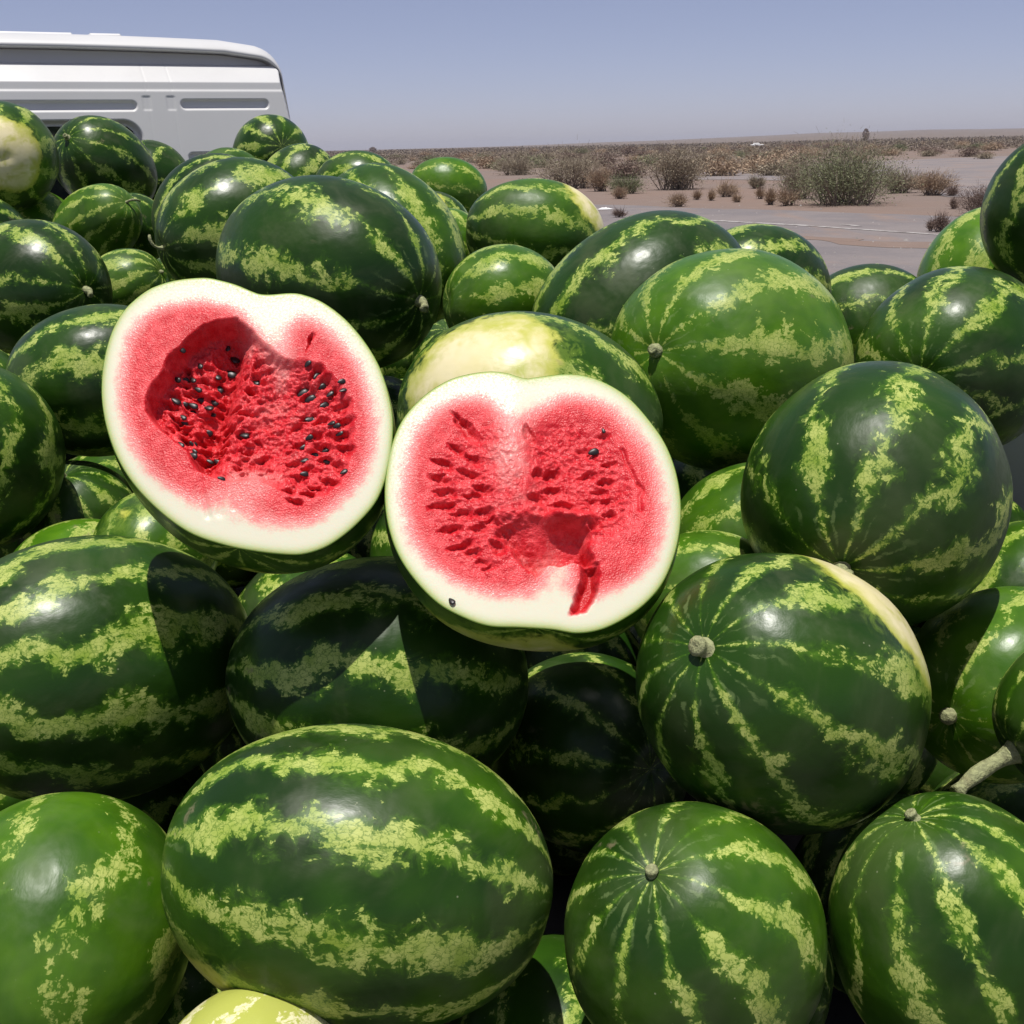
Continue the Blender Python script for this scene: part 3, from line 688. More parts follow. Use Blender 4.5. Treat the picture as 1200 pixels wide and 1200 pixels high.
def melon_half(key, x0, y0, sc, d, centre, outline, normal, depth, hfun, label, rind_kw, seeds):
    px_c = (x0 + centre[0] / sc, y0 + centre[1] / sc)
    O = CAM + ray(*px_c) * d
    nrm = np.array(normal, float); nrm /= np.linalg.norm(nrm)
    Yl = -nrm; Zl = CU - nrm * (CU @ nrm); Zl /= np.linalg.norm(Zl); Xl = np.cross(Yl, Zl)
    def to_plane(cx, cy):
        px = x0 + np.asarray(cx, float) / sc; py = y0 + np.asarray(cy, float) / sc
        v = CW + np.multiply.outer((px - 600) / FPX, CR) + np.multiply.outer((600 - py) / FPX, CU)
        k = ((O - CAM) @ nrm) / (v @ nrm)
        p = CAM + v * k[..., None] - O
        return p @ Xl, p @ Zl
    oc = catmull(outline, 8); rel = oc - np.array(centre)
    ang = np.arctan2(rel[:, 1], rel[:, 0]); rr = np.hypot(rel[:, 0], rel[:, 1]); srt = np.argsort(ang)
    ang, rr = ang[srt], rr[srt]
    Rf = lambda th: np.interp(th, ang, rr, period=2 * math.pi)
    N = 400
    g = np.linspace(-1, 1, N + 1); A, B = np.meshgrid(g, g)
    big = np.where(np.abs(A) > np.abs(B), A, B); sml = np.where(np.abs(A) > np.abs(B), B, A)
    ph = np.where(np.abs(A) > np.abs(B), (math.pi / 4) * (B / np.where(A == 0, 1e-9, A)), math.pi / 2 - (math.pi / 4) * (A / np.where(B == 0, 1e-9, B)))
    r = big; ux = r * np.cos(ph); uy = r * np.sin(ph)
    s = np.hypot(ux, uy); th = np.arctan2(uy, ux); Rr = Rf(th)
    cx = centre[0] + s * Rr * np.cos(th); cy = centre[1] + s * Rr * np.sin(th)
    edge = np.maximum(0, (1 - s) * Rr)
    edge = np.minimum(edge, -np.minimum(seg_sdf(cx, cy, oc[::2]), 0) + 0.0)
    h, red, wet = hfun(cx, cy, edge)
    h = h - 0.0012 * np.exp(-edge / 4.0)                      # worn cut edge
    lx, lz = to_plane(cx, cy)
    V = np.stack([lx, -h, lz], -1).reshape(-1, 3)
    idx = np.arange((N + 1) ** 2).reshape(N + 1, N + 1)
    Fq = np.stack([idx[:-1, :-1], idx[1:, :-1], idx[1:, 1:], idx[:-1, 1:]], -1).reshape(-1, 4)
    root = empty('watermelon_half', O); tag(root, label, 'watermelon half', 'cut watermelon halves shown on the heap')
    M3 = Matrix((Vector(Xl), Vector(Yl), Vector(Zl))).transposed().to_4x4()
    fl = mesh_obj('flesh', V, Fq, FLESH, root); fl.matrix_local = M3
    if fl.data.polygons[N * N // 2 + N // 2].normal.y > 0: fl.data.flip_normals()
    for nm, arr in (('redness', red), ('rim', np.exp(-edge / 26.0)), ('wet', wet)):
        at = fl.data.attributes.new(nm, 'FLOAT', 'POINT'); at.data.foreach_set('value', np.ascontiguousarray(arr.reshape(-1), dtype=np.float32))
    # rind: from the cut edge back round the belly
    nt, nr = 160, 34; tt = np.linspace(-math.pi, math.pi, nt, endpoint=False)
    ox, oz = to_plane(centre[0] + Rf(tt) * np.cos(tt), centre[1] + Rf(tt) * np.sin(tt))
    V = []; Fc = []
    for i in range(nr + 1):
        f = (math.pi / 2) * i / nr; k = math.cos(f) + 0.09 * math.sin(2 * f); dd = depth * math.sin(f) + 0.0012
        # the notch and flats of the cut edge fade into a smooth belly
        m = smooth(0, 0.6, np.array(f))
        rm = np.hypot(ox, oz); sm = np.convolve(np.concatenate([rm[-12:], rm, rm[:12]]), np.ones(25) / 25, 'valid'); q = lerp(1.0, sm / rm, float(m))
        for j in range(nt): V.append((ox[j] * k * q[j], dd if i else 0.0011, oz[j] * k * q[j]))
    for i in range(nr):
        for j in range(nt):
            a = i * nt + j; b = i * nt + (j + 1) % nt; Fc.append((a, a + nt, b + nt, b))
    rd = mesh_obj('rind', V, Fc, RIND, root); rd.matrix_local = M3
    hl = float(np.abs(oz).max()); hw = float(np.abs(ox).max())
    for k, v in dict(seed=3.3, stripe_count=10.0, half_length=hl * 1.02, half_width=hw, tone=0.3, cover=1.0, paleness=0.0, continuity=0.4, spot=(0., 0., -1.), spot_size=2.0, **{}).items(): rd[k] = v
    for k, v in rind_kw.items(): rd[k] = v
    # seeds left in the flesh
    sv, sf = [], []
    ns, nrg = 10, 7
    sv.append((0, 0, 1.0))
    for i in range(1, nrg):
        f = math.pi * i / nrg
        for k in range(ns):
            t = 2 * math.pi * k / ns; w = math.sin(f) * (1 - 0.38 * math.cos(f))
            sv.append((0.62 * w * math.cos(t), 0.24 * w * math.sin(t), math.cos(f)))
    sv.append((0, 0, -1.0))
    for k in range(ns):
        sf.append((0, 1 + k, 1 + (k + 1) % ns)); s0 = 1 + (nrg - 2) * ns; sf.append((len(sv) - 1, s0 + (k + 1) % ns, s0 + k))
    for i in range(nrg - 2):
        for k in range(ns): sf.append((1 + i * ns + k, 1 + (i + 1) * ns + k, 1 + (i + 1) * ns + (k + 1) % ns, 1 + i * ns + (k + 1) % ns))
    sme = None; rnd = random.Random(len(seeds))
    for (sx, sy, sz, sa) in seeds:
        hx, hz = to_plane(np.array([sx]), np.array([sy]))
        hh, _, _ = hfun(np.array([sx], float), np.array([sy], float), np.array([150.0]))
        if sme is None:
            o = mesh_obj('seed', sv, sf, SEED, root); sme = o.data
        else:
            o = bpy.data.objects.new('seed', sme); col.objects.link(o); o.parent = root
        ml = Matrix.Translation((float(hx[0]), float(-hh[0]) - 0.0012, float(hz[0]))) @ Matrix.Rotation(-sa, 4, 'Y') @ Matrix.Rotation(rnd.uniform(-.4, .4), 4, 'Z') @ Matrix.Rotation(rnd.uniform(-.35, .35), 4, 'X')
        s_ = 0.0056 * sz; o.matrix_local = M3 @ ml @ Matrix.Diagonal((s_, s_, s_, 1))
    SOLID.append((O - nrm * depth * 0.45, nrm, depth * 0.5, hw * 0.95))
    return root

H1_OUT = [(350, 85), (440, 78), (500, 88), (560, 105), (620, 130), (650, 139), (690, 140), (760, 135), (810, 142), (880, 170), (960, 230), (1030, 310), (1085, 400), (1120, 500), (1138, 600), (1135, 700), (1118, 800), (1080, 900), (1020, 975), (950, 1037), (880, 1080), (800, 1103), (720, 1102), (620, 1090), (520, 1070), (400, 1030), (300, 965), (200, 870), (130, 770), (85, 660), (62, 550), (60, 450), (75, 350), (105, 260), (150, 190), (220, 130), (280, 102)]
H1_CAV = [(565, 225), (480, 232), (400, 275), (330, 350), (270, 430), (222, 520), (218, 575), (240, 610), (300, 655), (380, 725), (415, 790), (520, 840), (640, 830), (760, 890), (900, 890), (975, 790), (1000, 650), (985, 540), (930, 450), (870, 400), (800, 375), (740, 378), (690, 345), (640, 300)]
rnd1 = random.Random(5)
H1_PITS = []
for (bx, by, L, w, an) in ((850, 425, 40, 15, -.9), (880, 462, 42, 17, -.6), (830, 495, 44, 20, -.35), (910, 492, 30, 14, -.5), (800, 470, 38, 16, -.5), (945, 548, 42, 15, -.35), (890, 522, 34, 16, -.4), (825, 570, 40, 17, -.35), (955, 605, 44, 16, -.15), (935, 655, 50, 19, .1), (870, 590, 38, 14, -.3), (850, 640, 36, 15, -.1), (960, 705, 40, 17, .25), (880, 690, 40, 15, .2), (845, 705, 30, 14, .1), (930, 765, 34, 18, .6), (885, 740, 40, 15, .35), (900, 825, 46, 12, .35), (850, 852, 36, 10, .1), (825, 880, 34, 11, .1), (780, 805, 36, 13, .2), (820, 765, 34, 14, .1), (760, 745, 36, 14, .0), (775, 610, 30, 13, -.3), (780, 680, 32, 14, .0), (745, 865, 32, 10, .2), (620, 420, 22, 18, .6), (605, 468, 28, 14, .3), (575, 550, 34, 12, .2), (515, 598, 34, 15, .2), (575, 628, 34, 20, -.2), (505, 655, 34, 12, .1), (640, 735, 46, 16, -.4), (590, 700, 30, 12, .1), (560, 770, 34, 12, 0), (770, 905, 36, 9, .2), (830, 320, 34, 7, -1.2)):
    H1_PITS.append((bx, by, L * 0.92, w, an, 0.0085))
for k in range(46):
    H1_PITS.append((rnd1.uniform(290, 470), rnd1.uniform(330, 720), rnd1.uniform(18, 34), rnd1.uniform(9, 15), rnd1.uniform(-.2, .9), rnd1.uniform(.004, .009)))
H1_PITS = [p for p in H1_PITS if p[0] > 480 or float(seg_sdf(np.array([p[0]]), np.array([p[1]]), H1_CAV)[0]) < -38]
def h1(x, y, edge):
    sd = seg_sdf(x, y, H1_CAV); warp = (fbm(x / 60, y / 60, 3, 3) - .5) * 26
    sd = sd + warp
    left = smooth(620, 400, x + 0.25 * (y - 500))
    dep = smooth(4, -26, sd) * (0.004 + 0.019 * left) + smooth(-10, -150, sd) * 0.008
    dep += 0.020 * np.exp(-(line_d(x, y, (545, 300), (425, 740)) / 52) ** 2) * smooth(10, -30, sd)
    dep += 0.006 * np.exp(-(line_d(x, y, (700, 420), (690, 700)) / 80) ** 2) * smooth(0, -40, sd)
    inn = smooth(6, -45, sd)
    lump = np.abs(fbm(x / 34, y / 26, 11, 4) - .5) * 2
    h = -dep - inn * (0.0055 * lump + 0.003 * (fbm(x / 11, y / 11, 5, 3) - .5)) - 0.0016 * inn * (fbm(x / 40, y / 40, 8, 3) - .5)
    rowmod = inn * smooth(0.5, 0.8, vnoise(x / 30 + 0.5 * np.sin(y / 30), y / 17, 77)) * smooth(760, 600, x) * smooth(300, 380, y) * .005
    h -= rowmod
    pt = pits(x, y, H1_PITS); h = h - pt
    # torn grooves running down to the rim
    for a, b, w, dp in (((415, 790), (455, 960), 12, .0008), ((505, 860), (498, 950), 16, .0006), ((560, 850), (550, 930), 14, .0005)):
        h -= dp * np.exp(-(line_d(x, y, a, b) / w) ** 2)
    w0 = 30 + 38 * smooth(700, 1000, y) + 26 * smooth(260, 120, y) + 10 * (fbm(x / 70, y / 70, 2, 2) - .5)
    red = smooth(w0 - 35, w0 + 135, edge)
    red *= 1 - 0.95 * gauss2(x, y, 690, 205, 62, 85, 0.35) ; red *= 1 - 0.45 * gauss2(x, y, 720, 320, 45, 90, -.2)
    red *= 1 - 0.55 * gauss2(x, y, 520, 930, 70, 90, 0.1); red *= 1 - 0.35 * gauss2(x, y, 640, 850, 60, 60)
    red = np.maximum(red, 0.62 * inn)
    red -= 0.20 * inn * smooth(.35, .7, fbm(x / 45, y / 45, 31, 3)) * smooth(420, 560, x) + .08 * gauss2(x, y, 690, 580, 90, 160)
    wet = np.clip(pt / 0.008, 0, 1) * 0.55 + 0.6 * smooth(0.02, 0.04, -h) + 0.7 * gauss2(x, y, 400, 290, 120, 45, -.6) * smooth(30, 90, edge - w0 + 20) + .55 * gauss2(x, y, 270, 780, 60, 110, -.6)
    return h, red, np.clip(wet, 0, 1)
H1_SEEDS = [(x, y, s, a) for x, y, s, a in ((530, 300, 1.25, .5), (512, 352, 1.2, 1.1), (465, 374, .95, .8), (468, 408, 1.0, .5), (345, 400, .95, 1.0), (316, 487, .95, 1.1), (405, 462, .9, 1.2), (450, 458, 1.0, .7), (378, 497, .9, 1.1), (432, 495, 1.0, 1.2), (375, 636, .8, 1.0), (385, 716, 1.0, 1.3), (502, 822, .7, 1.2), (622, 420, 1.0, .2), (508, 275, .8, .4), (855, 428, .9, 2.3), (822, 395, .8, 2.4), (882, 526, 1.0, 2.0), (903, 494, .8, 2.3), (828, 568, 1.1, 1.9), (846, 702, .8, 1.6), (872, 462, .8, 2.1), (828, 500, 1.1, 2.0), (800, 478, 1.1, 2.1), (578, 630, .9, 1.4), (425, 576, .9, 1.2), (835, 852, .8, 1.5), (890, 735, .7, 1.3))] + [(random.Random(k).uniform(300, 470), random.Random(k + 50).uniform(320, 700), .75, random.Random(k + 9).uniform(.6, 1.3)) for k in range(14)] + [(random.Random(k + 100).uniform(780, 960), random.Random(k + 150).uniform(420, 800), .75, random.Random(k + 19).uniform(1.5, 2.2)) for k in range(12)]

H2_OUT = [(350, 115), (430, 104), (490, 110), (530, 122), (562, 129), (600, 124), (700, 113), (780, 122), (860, 155), (930, 205), (1000, 285), (1050, 360), (1085, 450), (1103, 550), (1103, 640), (1085, 740), (1045, 840), (990, 910), (920, 965), (830, 1010), (740, 1025), (650, 1012), (540, 1005), (430, 1000), (340, 970), (250, 920), (170, 840), (110, 750), (75, 650), (62, 550), (68, 450), (90, 350), (130, 265), (200, 190), (280, 138)]
H2_REC = [(440, 640), (480, 600), (560, 580), (640, 570), (700, 610), (780, 615), (795, 660), (785, 720), (800, 782), (720, 780), (640, 795), (592, 828), (548, 792), (505, 740), (450, 690)]
H2_LOBE = [(640, 270), (720, 250), (800, 270), (860, 290), (905, 380), (945, 470), (968, 560), (950, 630), (880, 680), (800, 720), (770, 640), (700, 610), (600, 600), (560, 560), (590, 470), (560, 390), (600, 300)]
H2_SLOT = [(758, 782), (818, 780), (815, 850), (790, 910), (765, 945), (720, 955), (738, 890), (755, 840)]
H2_PITS = [(x, y, L, w, a, dp) for x, y, L, w, a, dp in ((345, 300, 66, 20, .85, .010), (268, 428, 42, 15, .35, .009), (258, 483, 42, 15, .2, .009), (272, 532, 38, 16, .05, .009), (262, 578, 46, 15, -.05, .009), (335, 606, 44, 16, -.1, .008), (292, 658, 42, 15, -.15, .008), (330, 718, 50, 13, -.3, .008), (372, 742, 34, 12, -.1, .007), (402, 776, 26, 12, .1, .006), (312, 376, 30, 14, .5, .007), (352, 464, 44, 15, .35, .008), (370, 410, 40, 14, .6, .007), (405, 522, 32, 15, .2, .008), (365, 545, 34, 14, .1, .007), (408, 605, 36, 18, -.1, .008), (392, 655, 34, 15, -.1, .007), (440, 635, 26, 14, 0, .007), (425, 800, 28, 10, -.2, .005), (640, 462, 38, 19, -.4, .010), (602, 462, 20, 24, 1.4, .009), (648, 518, 36, 12, -.2, .007), (590, 545, 30, 17, .1, .009), (570, 330, 42, 18, 1.3, .006), (840, 490, 28, 13, 0, .007), (820, 522, 32, 11, .05, .006), (850, 556, 30, 13, 0, .006), (790, 640, 34, 18, 0, .007), (770, 470, 34, 14, -.2, .007), (850, 430, 28, 12, -.1, .006), (760, 385, 30, 16, .2, .005), (830, 330, 26, 10, 0, .005), (690, 575, 44, 15, .05, .007), (850, 605, 26, 12, 0, .006), (790, 560, 30, 14, .1, .006), (460, 720, 34, 24, .5, .009))]
def h2(x, y, edge):
    wq = (fbm(x / 40, y / 40, 13, 3) - .5) * 30
    s1 = seg_sdf(x, y, H2_REC) + wq; s2 = seg_sdf(x, y, H2_LOBE) + wq; s3 = seg_sdf(x, y, H2_SLOT) + wq * .8
    rec = smooth(5, -40, s1) * (0.15 + 0.85 * smooth(575, 700, y)); lobe = smooth(25, -55, s2); slot = smooth(12, -24, s3)
    h = -rec * (0.017 + 0.010 * smooth(640, 780, y)) - lobe * 0.0035 - slot * 0.014
    h += 0.0
    lump = np.abs(fbm(x / 36, y / 27, 41, 4) - .5) * 2
    zone = np.clip(lobe * 0.9 + rec * 0.35 + 0.7 * smooth(240, 120, np.hypot((x - 380) / 1.0, (y - 570) / 1.8)), 0, 1)
    zone = zone * smooth(120, 230, edge)
    h -= zone * (0.0055 * lump + 0.0025 * (fbm(x / 12, y / 12, 6, 3) - .5)) + 0.0016 * zone * (fbm(x / 45, y / 45, 9, 4) - .5)
    h += 0.006 * gauss2(x, y, 495, 470, 55, 150, 0.05)
    h -= 0.0022 * np.exp(-(line_d(x + wq, y, (900, 380), (955, 500)) / 8) ** 2) + 0.0022 * np.exp(-(line_d(x + wq, y, (955, 500), (965, 590)) / 8) ** 2)
    h += 0.013 * np.exp(-(line_d(x, y + wq * .6, (650, 618), (775, 628)) / 27) ** 2) + 0.006 * np.exp(-(line_d(x, y + wq, (470, 640), (600, 600)) / 24) ** 2) + rec * 0.007 * gauss2(x, y, 570, 700, 46, 50)
    pt = pits(x, y, H2_PITS); h = h - pt
    w0 = 22 + 54 * smooth(720, 960, y) + 34 * smooth(240, 130, y) + 12 * (fbm(x / 70, y / 70, 2, 2) - .5)
    red = smooth(w0 - 35, w0 + 145, edge)
    red *= 1 - 0.97 * gauss2(x, y, 535, 175, 78, 62, 0.0); red *= 1 - 0.40 * gauss2(x, y, 510, 330, 50, 120)
    red *= 1 - 0.66 * gauss2(x, y, 660, 880, 58, 75, 0.0) * (1 - slot); red *= 1 - .5 * gauss2(x, y, 680, 800, 40, 50) * (1 - rec)
    red = np.maximum(red, 0.66 * np.maximum(rec, lobe)); red = np.maximum(red, .9 * smooth(26, -16, s3))
    red -= 0.20 * rec * smooth(.3, .7, fbm(x / 50, y / 50, 32, 3)) + .12 * gauss2(x, y, 495, 470, 75, 170) + .15 * smooth(.4, .7, fbm(x / 55, y / 55, 33, 3)) * (1 - slot) * smooth(170, 300, edge)
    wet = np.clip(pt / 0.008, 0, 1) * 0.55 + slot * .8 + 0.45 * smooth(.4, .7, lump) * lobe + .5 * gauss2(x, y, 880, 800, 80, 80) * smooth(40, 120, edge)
    return h, red, np.clip(wet, 0, 1)
H2_SEEDS = [(797, 384, 1.0, 1.9), (832, 312, .5, .3), (298, 915, .75, .6)]
H1D, H2D = 1.045, 1.02
H1N, H2N = (0.09, -0.74, 0.66), (0.02, -0.71, 0.70)
melon_half('h1', 100, 300, 1200 / 380, H1D, (600, 590), H1_OUT, H1N, 0.145, h1,
           'opened watermelon half with a deep hollow and many black seeds in red flesh', dict(seed=7.0, tone=0.35, spot=(0.2, 0.75, -0.63), spot_size=0.86), H1_SEEDS)
melon_half('h2', 430, 400, 3.0, H2D, (585, 565), H2_OUT, H2N, 0.135, h2,
           'opened watermelon half with torn pinkish core and almost no dark seeds', dict(seed=19.0, tone=0.45, spot=(-0.1, 0.7, -0.7), spot_size=0.80), H2_SEEDS)

# ------------------------------------------------------------------ buried melons that carry the heap
def clear_of(p, r, slack=0.006):
    for (c, ax, a, b) in SOLID:
        v = p - c
        if v @ v > (max(a, b) + r) ** 2: continue
        w = v @ ax; rad = math.sqrt(max(0, v @ v - w * w))
        if (w / (a + r - slack)) ** 2 + (rad / (b + r - slack)) ** 2 < 1: return False
    return True
def hidden(p, r):
    offs = [np.zeros(3)] + [(CR * math.cos(k * math.pi / 4) + CU * math.sin(k * math.pi / 4)) * r * .92 for k in range(8)]
    hits = 0
    for o in offs:
        q = p + o; dv = q - CAM
        for (c, ax, a, b) in VIS:
            S = lambda v: v / b + ax * ((v @ ax) * (1 / a - 1 / b))
            oo = S(CAM - c); dd = S(dv); A = dd @ dd; B = oo @ dd; Cc = oo @ oo - 1
            if B * B - A * Cc > 0 and (-B - math.sqrt(B * B - A * Cc)) / A < 1: hits += 1; break
    return hits
VIS = list(SOLID)
rndf = random.Random(12); fill_mesh = None; nfill = 0
for layer in list(range(5)) + [.5, 1.3, 2.1, 2.9, 3.6, 1.0, 2.0, 3.2]:
    for gy in range(24):
        for gx in range(13):
            r = rndf.uniform(0.098, 0.125) if layer == int(layer) else rndf.uniform(.075, .095)
            lx = BED_W - 0.14 - gx * 0.215 - (0.1 if (gy + int(layer * 2)) % 2 else 0) + rndf.uniform(-.02, .02)
            ly = -0.34 - gy * 0.19 + rndf.uniform(-.02, .02) - layer * 0.05
            if lx < -CABW - BED_W + 0.14 or ly < -BL + 0.12: continue
            z = FLOOR + r + layer * 0.185
            p = TO + TX * lx + TY * ly; p[2] = z
            if not clear_of(p, r): continue
            dv = p - CAM; pz = dv @ CW; pxx = 600 + FPX * (dv @ CR) / pz; py = 600 - FPX * (dv @ CU) / pz; rp = FPX * r / pz
            cover_ = [c for (c, ax, a, b) in VIS if math.hypot(c[0] - p[0], c[1] - p[1]) < 0.26 and c[2] > p[2] + 0.05]
            outside = pz < 0.3 or pxx - rp > 1205 or pxx + rp < -5 or py - rp > 1205
            if not cover_ and not (layer == 0 and py > 900 and pxx > -250): continue
            if not outside and hidden(p, r) < (0 if (py > 960 and layer == 0) else 4 if py > 760 else 5 if (py > 330 and p[2] < 1.10) else 9): continue
            # let it settle onto what lies below
            while p[2] - 0.006 > FLOOR + r and clear_of(p - np.array([0, 0, 0.006]), r): p = p - np.array([0, 0, 0.006])
            seed = 200 + nfill % 7
            if fill_mesh is None:
                V, Fc = melon_mesh(0.1188, 0.11, 4, 10, 32, 24, 2.1); V = [tuple(np.array(v)) for v in V]
                o = mesh_obj('watermelon', V, Fc, RIND); fill_mesh = o.data
            else:
                o = bpy.data.objects.new('watermelon', fill_mesh); col.objects.link(o)
            o.scale = (r / 0.11,) * 3; o.location = p; o.rotation_euler = (rndf.uniform(0, 3), rndf.uniform(0, 3), rndf.uniform(0, 3))
            for k, v in dict(seed=float(nfill) * .7, stripe_count=10.0, half_length=.1188, half_width=.11, tone=.3, cover=1.0, paleness=0.0, continuity=0.4, spot=(0., 0., 1.), spot_size=2.0).items(): o[k] = v
            tag(o, 'watermelon buried deep in the heap below the visible ones', 'watermelon', 'watermelons buried inside the heap')
            SOLID.append((p, np.array([0, 0, 1.0]), r, r)); nfill += 1
print('buried melons', nfill)

# ------------------------------------------------------------------ desert plants
def mat_leaf(name, c1, c2):
    n = NT(name); P = n.objco(); r = n.t.nodes.new('ShaderNodeNewGeometry').outputs['Random Per Island']
    return n.bs(Base_Color=n.mix(r, c1, c2), Roughness=0.85, Specular_IOR_Level=0.15)
LEAF_GREEN = mat_leaf('dusty_green_leaf', (0.15, 0.165, 0.085), (0.23, 0.235, 0.135))
LEAF_OLIVE = mat_leaf('grey_olive_twig', (0.24, 0.20, 0.14), (0.34, 0.285, 0.21))
LEAF_DRY = mat_leaf('dry_straw', (0.30, 0.215, 0.145), (0.39, 0.29, 0.20))
LEAF_DARK = mat_leaf('dead_twig', (0.15, 0.105, 0.085), (0.24, 0.175, 0.14))
WOOD = mat_leaf('grey_wood', (0.15, 0.12, 0.095), (0.24, 0.19, 0.15))
def twig(mb, p, q, w0, w1, rnd):
    p = Vector(p); q = Vector(q); t = (q - p)
    if t.length < 1e-6: return
    t.normalize(); a = t.orthogonal().normalized(); a = Matrix.Rotation(rnd.uniform(0, 6.28), 3, t) @ a; b = t.cross(a)
    n = len(mb.v)
    for k in range(3):
        an = 2.094 * k; mb.v.append(tuple(p + (a * math.cos(an) + b * math.sin(an)) * w0))
    for k in range(3):
        an = 2.094 * k; mb.v.append(tuple(q + (a * math.cos(an) + b * math.sin(an)) * w1))
    for k in range(3): mb.f.append((n + k, n + (k + 1) % 3, n + 3 + (k + 1) % 3, n + 3 + k))
def leafbit(mb, p, L, w, rnd):
    d = Vector((rnd.gauss(0, 1), rnd.gauss(0, 1), rnd.gauss(0.3, 1))).normalized(); s = d.orthogonal().normalized(); s = Matrix.Rotation(rnd.uniform(0, 6.28), 3, d) @ s
    p = Vector(p); n = len(mb.v)
    mb.v += [tuple(p), tuple(p + d * L * .5 + s * w), tuple(p + d * L), tuple(p + d * L * .5 - s * w)]; mb.f.append((n, n + 1, n + 2, n + 3))
def shrub_parts(W, H, seed, dens=1.0, px=0.023, leafy=1.0):
    """twiggy dome: returns (stems, foliage) builders"""
    rnd = random.Random(seed); st = MB(); fo = MB()
    lobes = [(rnd.uniform(-.34, .34) * W, rnd.uniform(-.28, .28) * W, rnd.uniform(.75, 1.05), rnd.uniform(.22, .34) * W) for _ in range(max(3, int(5 * dens)))] + [(0, 0, 1.0, .33 * W)]
    nst = int(46 * dens)
    tips = []
    for i in range(nst):
        lb = rnd.choice(lobes); az = rnd.uniform(0, 6.28); rr = rnd.uniform(0, .8) * lb[3]
        base = Vector((lb[0] * .5 + rnd.uniform(-.1, .1) * W, lb[1] * .5 + rnd.uniform(-.1, .1) * W, 0))
        tip = Vector((lb[0] + math.cos(az) * rr, lb[1] + math.sin(az) * rr, H * lb[2] * rnd.uniform(.45, .9) * math.sqrt(max(.1, 1 - (rr / lb[3]) ** 2 * .7))))
        mid = base.lerp(tip, .5) + Vector((rnd.uniform(-.06, .06) * W, rnd.uniform(-.06, .06) * W, rnd.uniform(0, .08) * H))
        twig(st, base, mid, px * .55, px * .4, rnd); twig(st, mid, tip, px * .4, px * .15, rnd)
        tips += [(mid, .5), (tip, 1.0), (mid.lerp(tip, .5), .75)]
    nf = int(4200 * dens)
    for i in range(nf):
        c, k = rnd.choice(tips); sp = W * .105
        p = c + Vector((rnd.gauss(0, sp), rnd.gauss(0, sp), rnd.gauss(0, sp * .75)))
        if p.z < 0.01: p.z = rnd.uniform(0.01, H * .12)
        if rnd.random() < .45:
            o = (p - Vector((0, 0, H * .1))).normalized(); q = p + (o + Vector((rnd.gauss(0, .35), rnd.gauss(0, .35), rnd.gauss(.2, .35)))) * rnd.uniform(1.5, 4.5) * px
            twig(fo, p, q, px * .13, px * .07, rnd)
        else: leafbit(fo, p, rnd.uniform(1.0, 2.3) * px * leafy, rnd.uniform(.16, .36) * px * leafy, rnd)
    return st, fo
def px_len(p, npx): return npx * float(np.linalg.norm(p - CAM)) / FPX
def shrub(bx, by, wpx, hpx, mat, label, seed, dens=1.0, group=None, name='desert_shrub', leafy=1.0, depth=None):
    p = ground_pt(bx, by); W = px_len(p, wpx); H = px_len(p, hpx); u = px_len(p, 1.17)
    root = empty(name, (p[0], p[1], 0.0)); tag(root, label, 'shrub', group)
    st, fo = shrub_parts(W, H, seed, dens, u, leafy)
    st.build('stems', WOOD, root); fo.build('foliage', mat, root); return root
shrub(990, 240, 118, 60, LEAF_GREEN, 'largest grey-green desert shrub beside the asphalt, with a leafy rounded crown', 1, 2.6, leafy=1.5)
shrub(985, 226, 105, 62, LEAF_OLIVE, 'tall grey leafless shrub rising behind the largest green shrub', 2, 1.5)
shrub(937, 233, 58, 40, LEAF_OLIVE, 'brownish shrub pressed against the side of the largest green shrub', 3, 1.0)
shrub(1055, 226, 44, 26, LEAF_OLIVE, 'low olive shrub on the gravel-lot side of the largest green shrub', 4, 0.8)
shrub(793, 222, 76, 46, LEAF_OLIVE, 'broad grey-brown shrub with dark base standing on red sand', 5, 1.7, leafy=1.3)
shrub(672, 221, 84, 40, LEAF_OLIVE, 'wide grey shrub behind the melon with the yellow side patch', 6, 1.5, leafy=1.2)
shrub(706, 224, 34, 28, LEAF_DRY, 'small tawny shrub at the foot of the wide grey shrub', 7, .6)
shrub(736, 227, 44, 18, LEAF_GREEN, 'low pale green shrub on red sand between two grey-brown shrubs', 8, .7)
shrub(610, 205, 60, 18, LEAF_OLIVE, 'flat grey shrub rising just over the melon tops', 9, .7)
shrub(1086, 229, 42, 24, LEAF_DRY, 'straw coloured shrub at the edge of the grey gravel lot', 10, .8)
shrub(1152, 254, 52, 34, LEAF_DARK, 'brown twiggy shrub beside the asphalt behind the bright green melon', 11, .8)
shrub(1103, 272, 26, 18, LEAF_DARK, 'small dead twiggy plant growing out of the dusty road edge', 12, .35, name='dead_plant')
shrub(1090, 271, 9, 9, LEAF_DARK, 'tiny dark dead tuft next to the dead plant on the road', 13, .12, name='dead_plant')
TU = 'dry tussocks along the road edge'
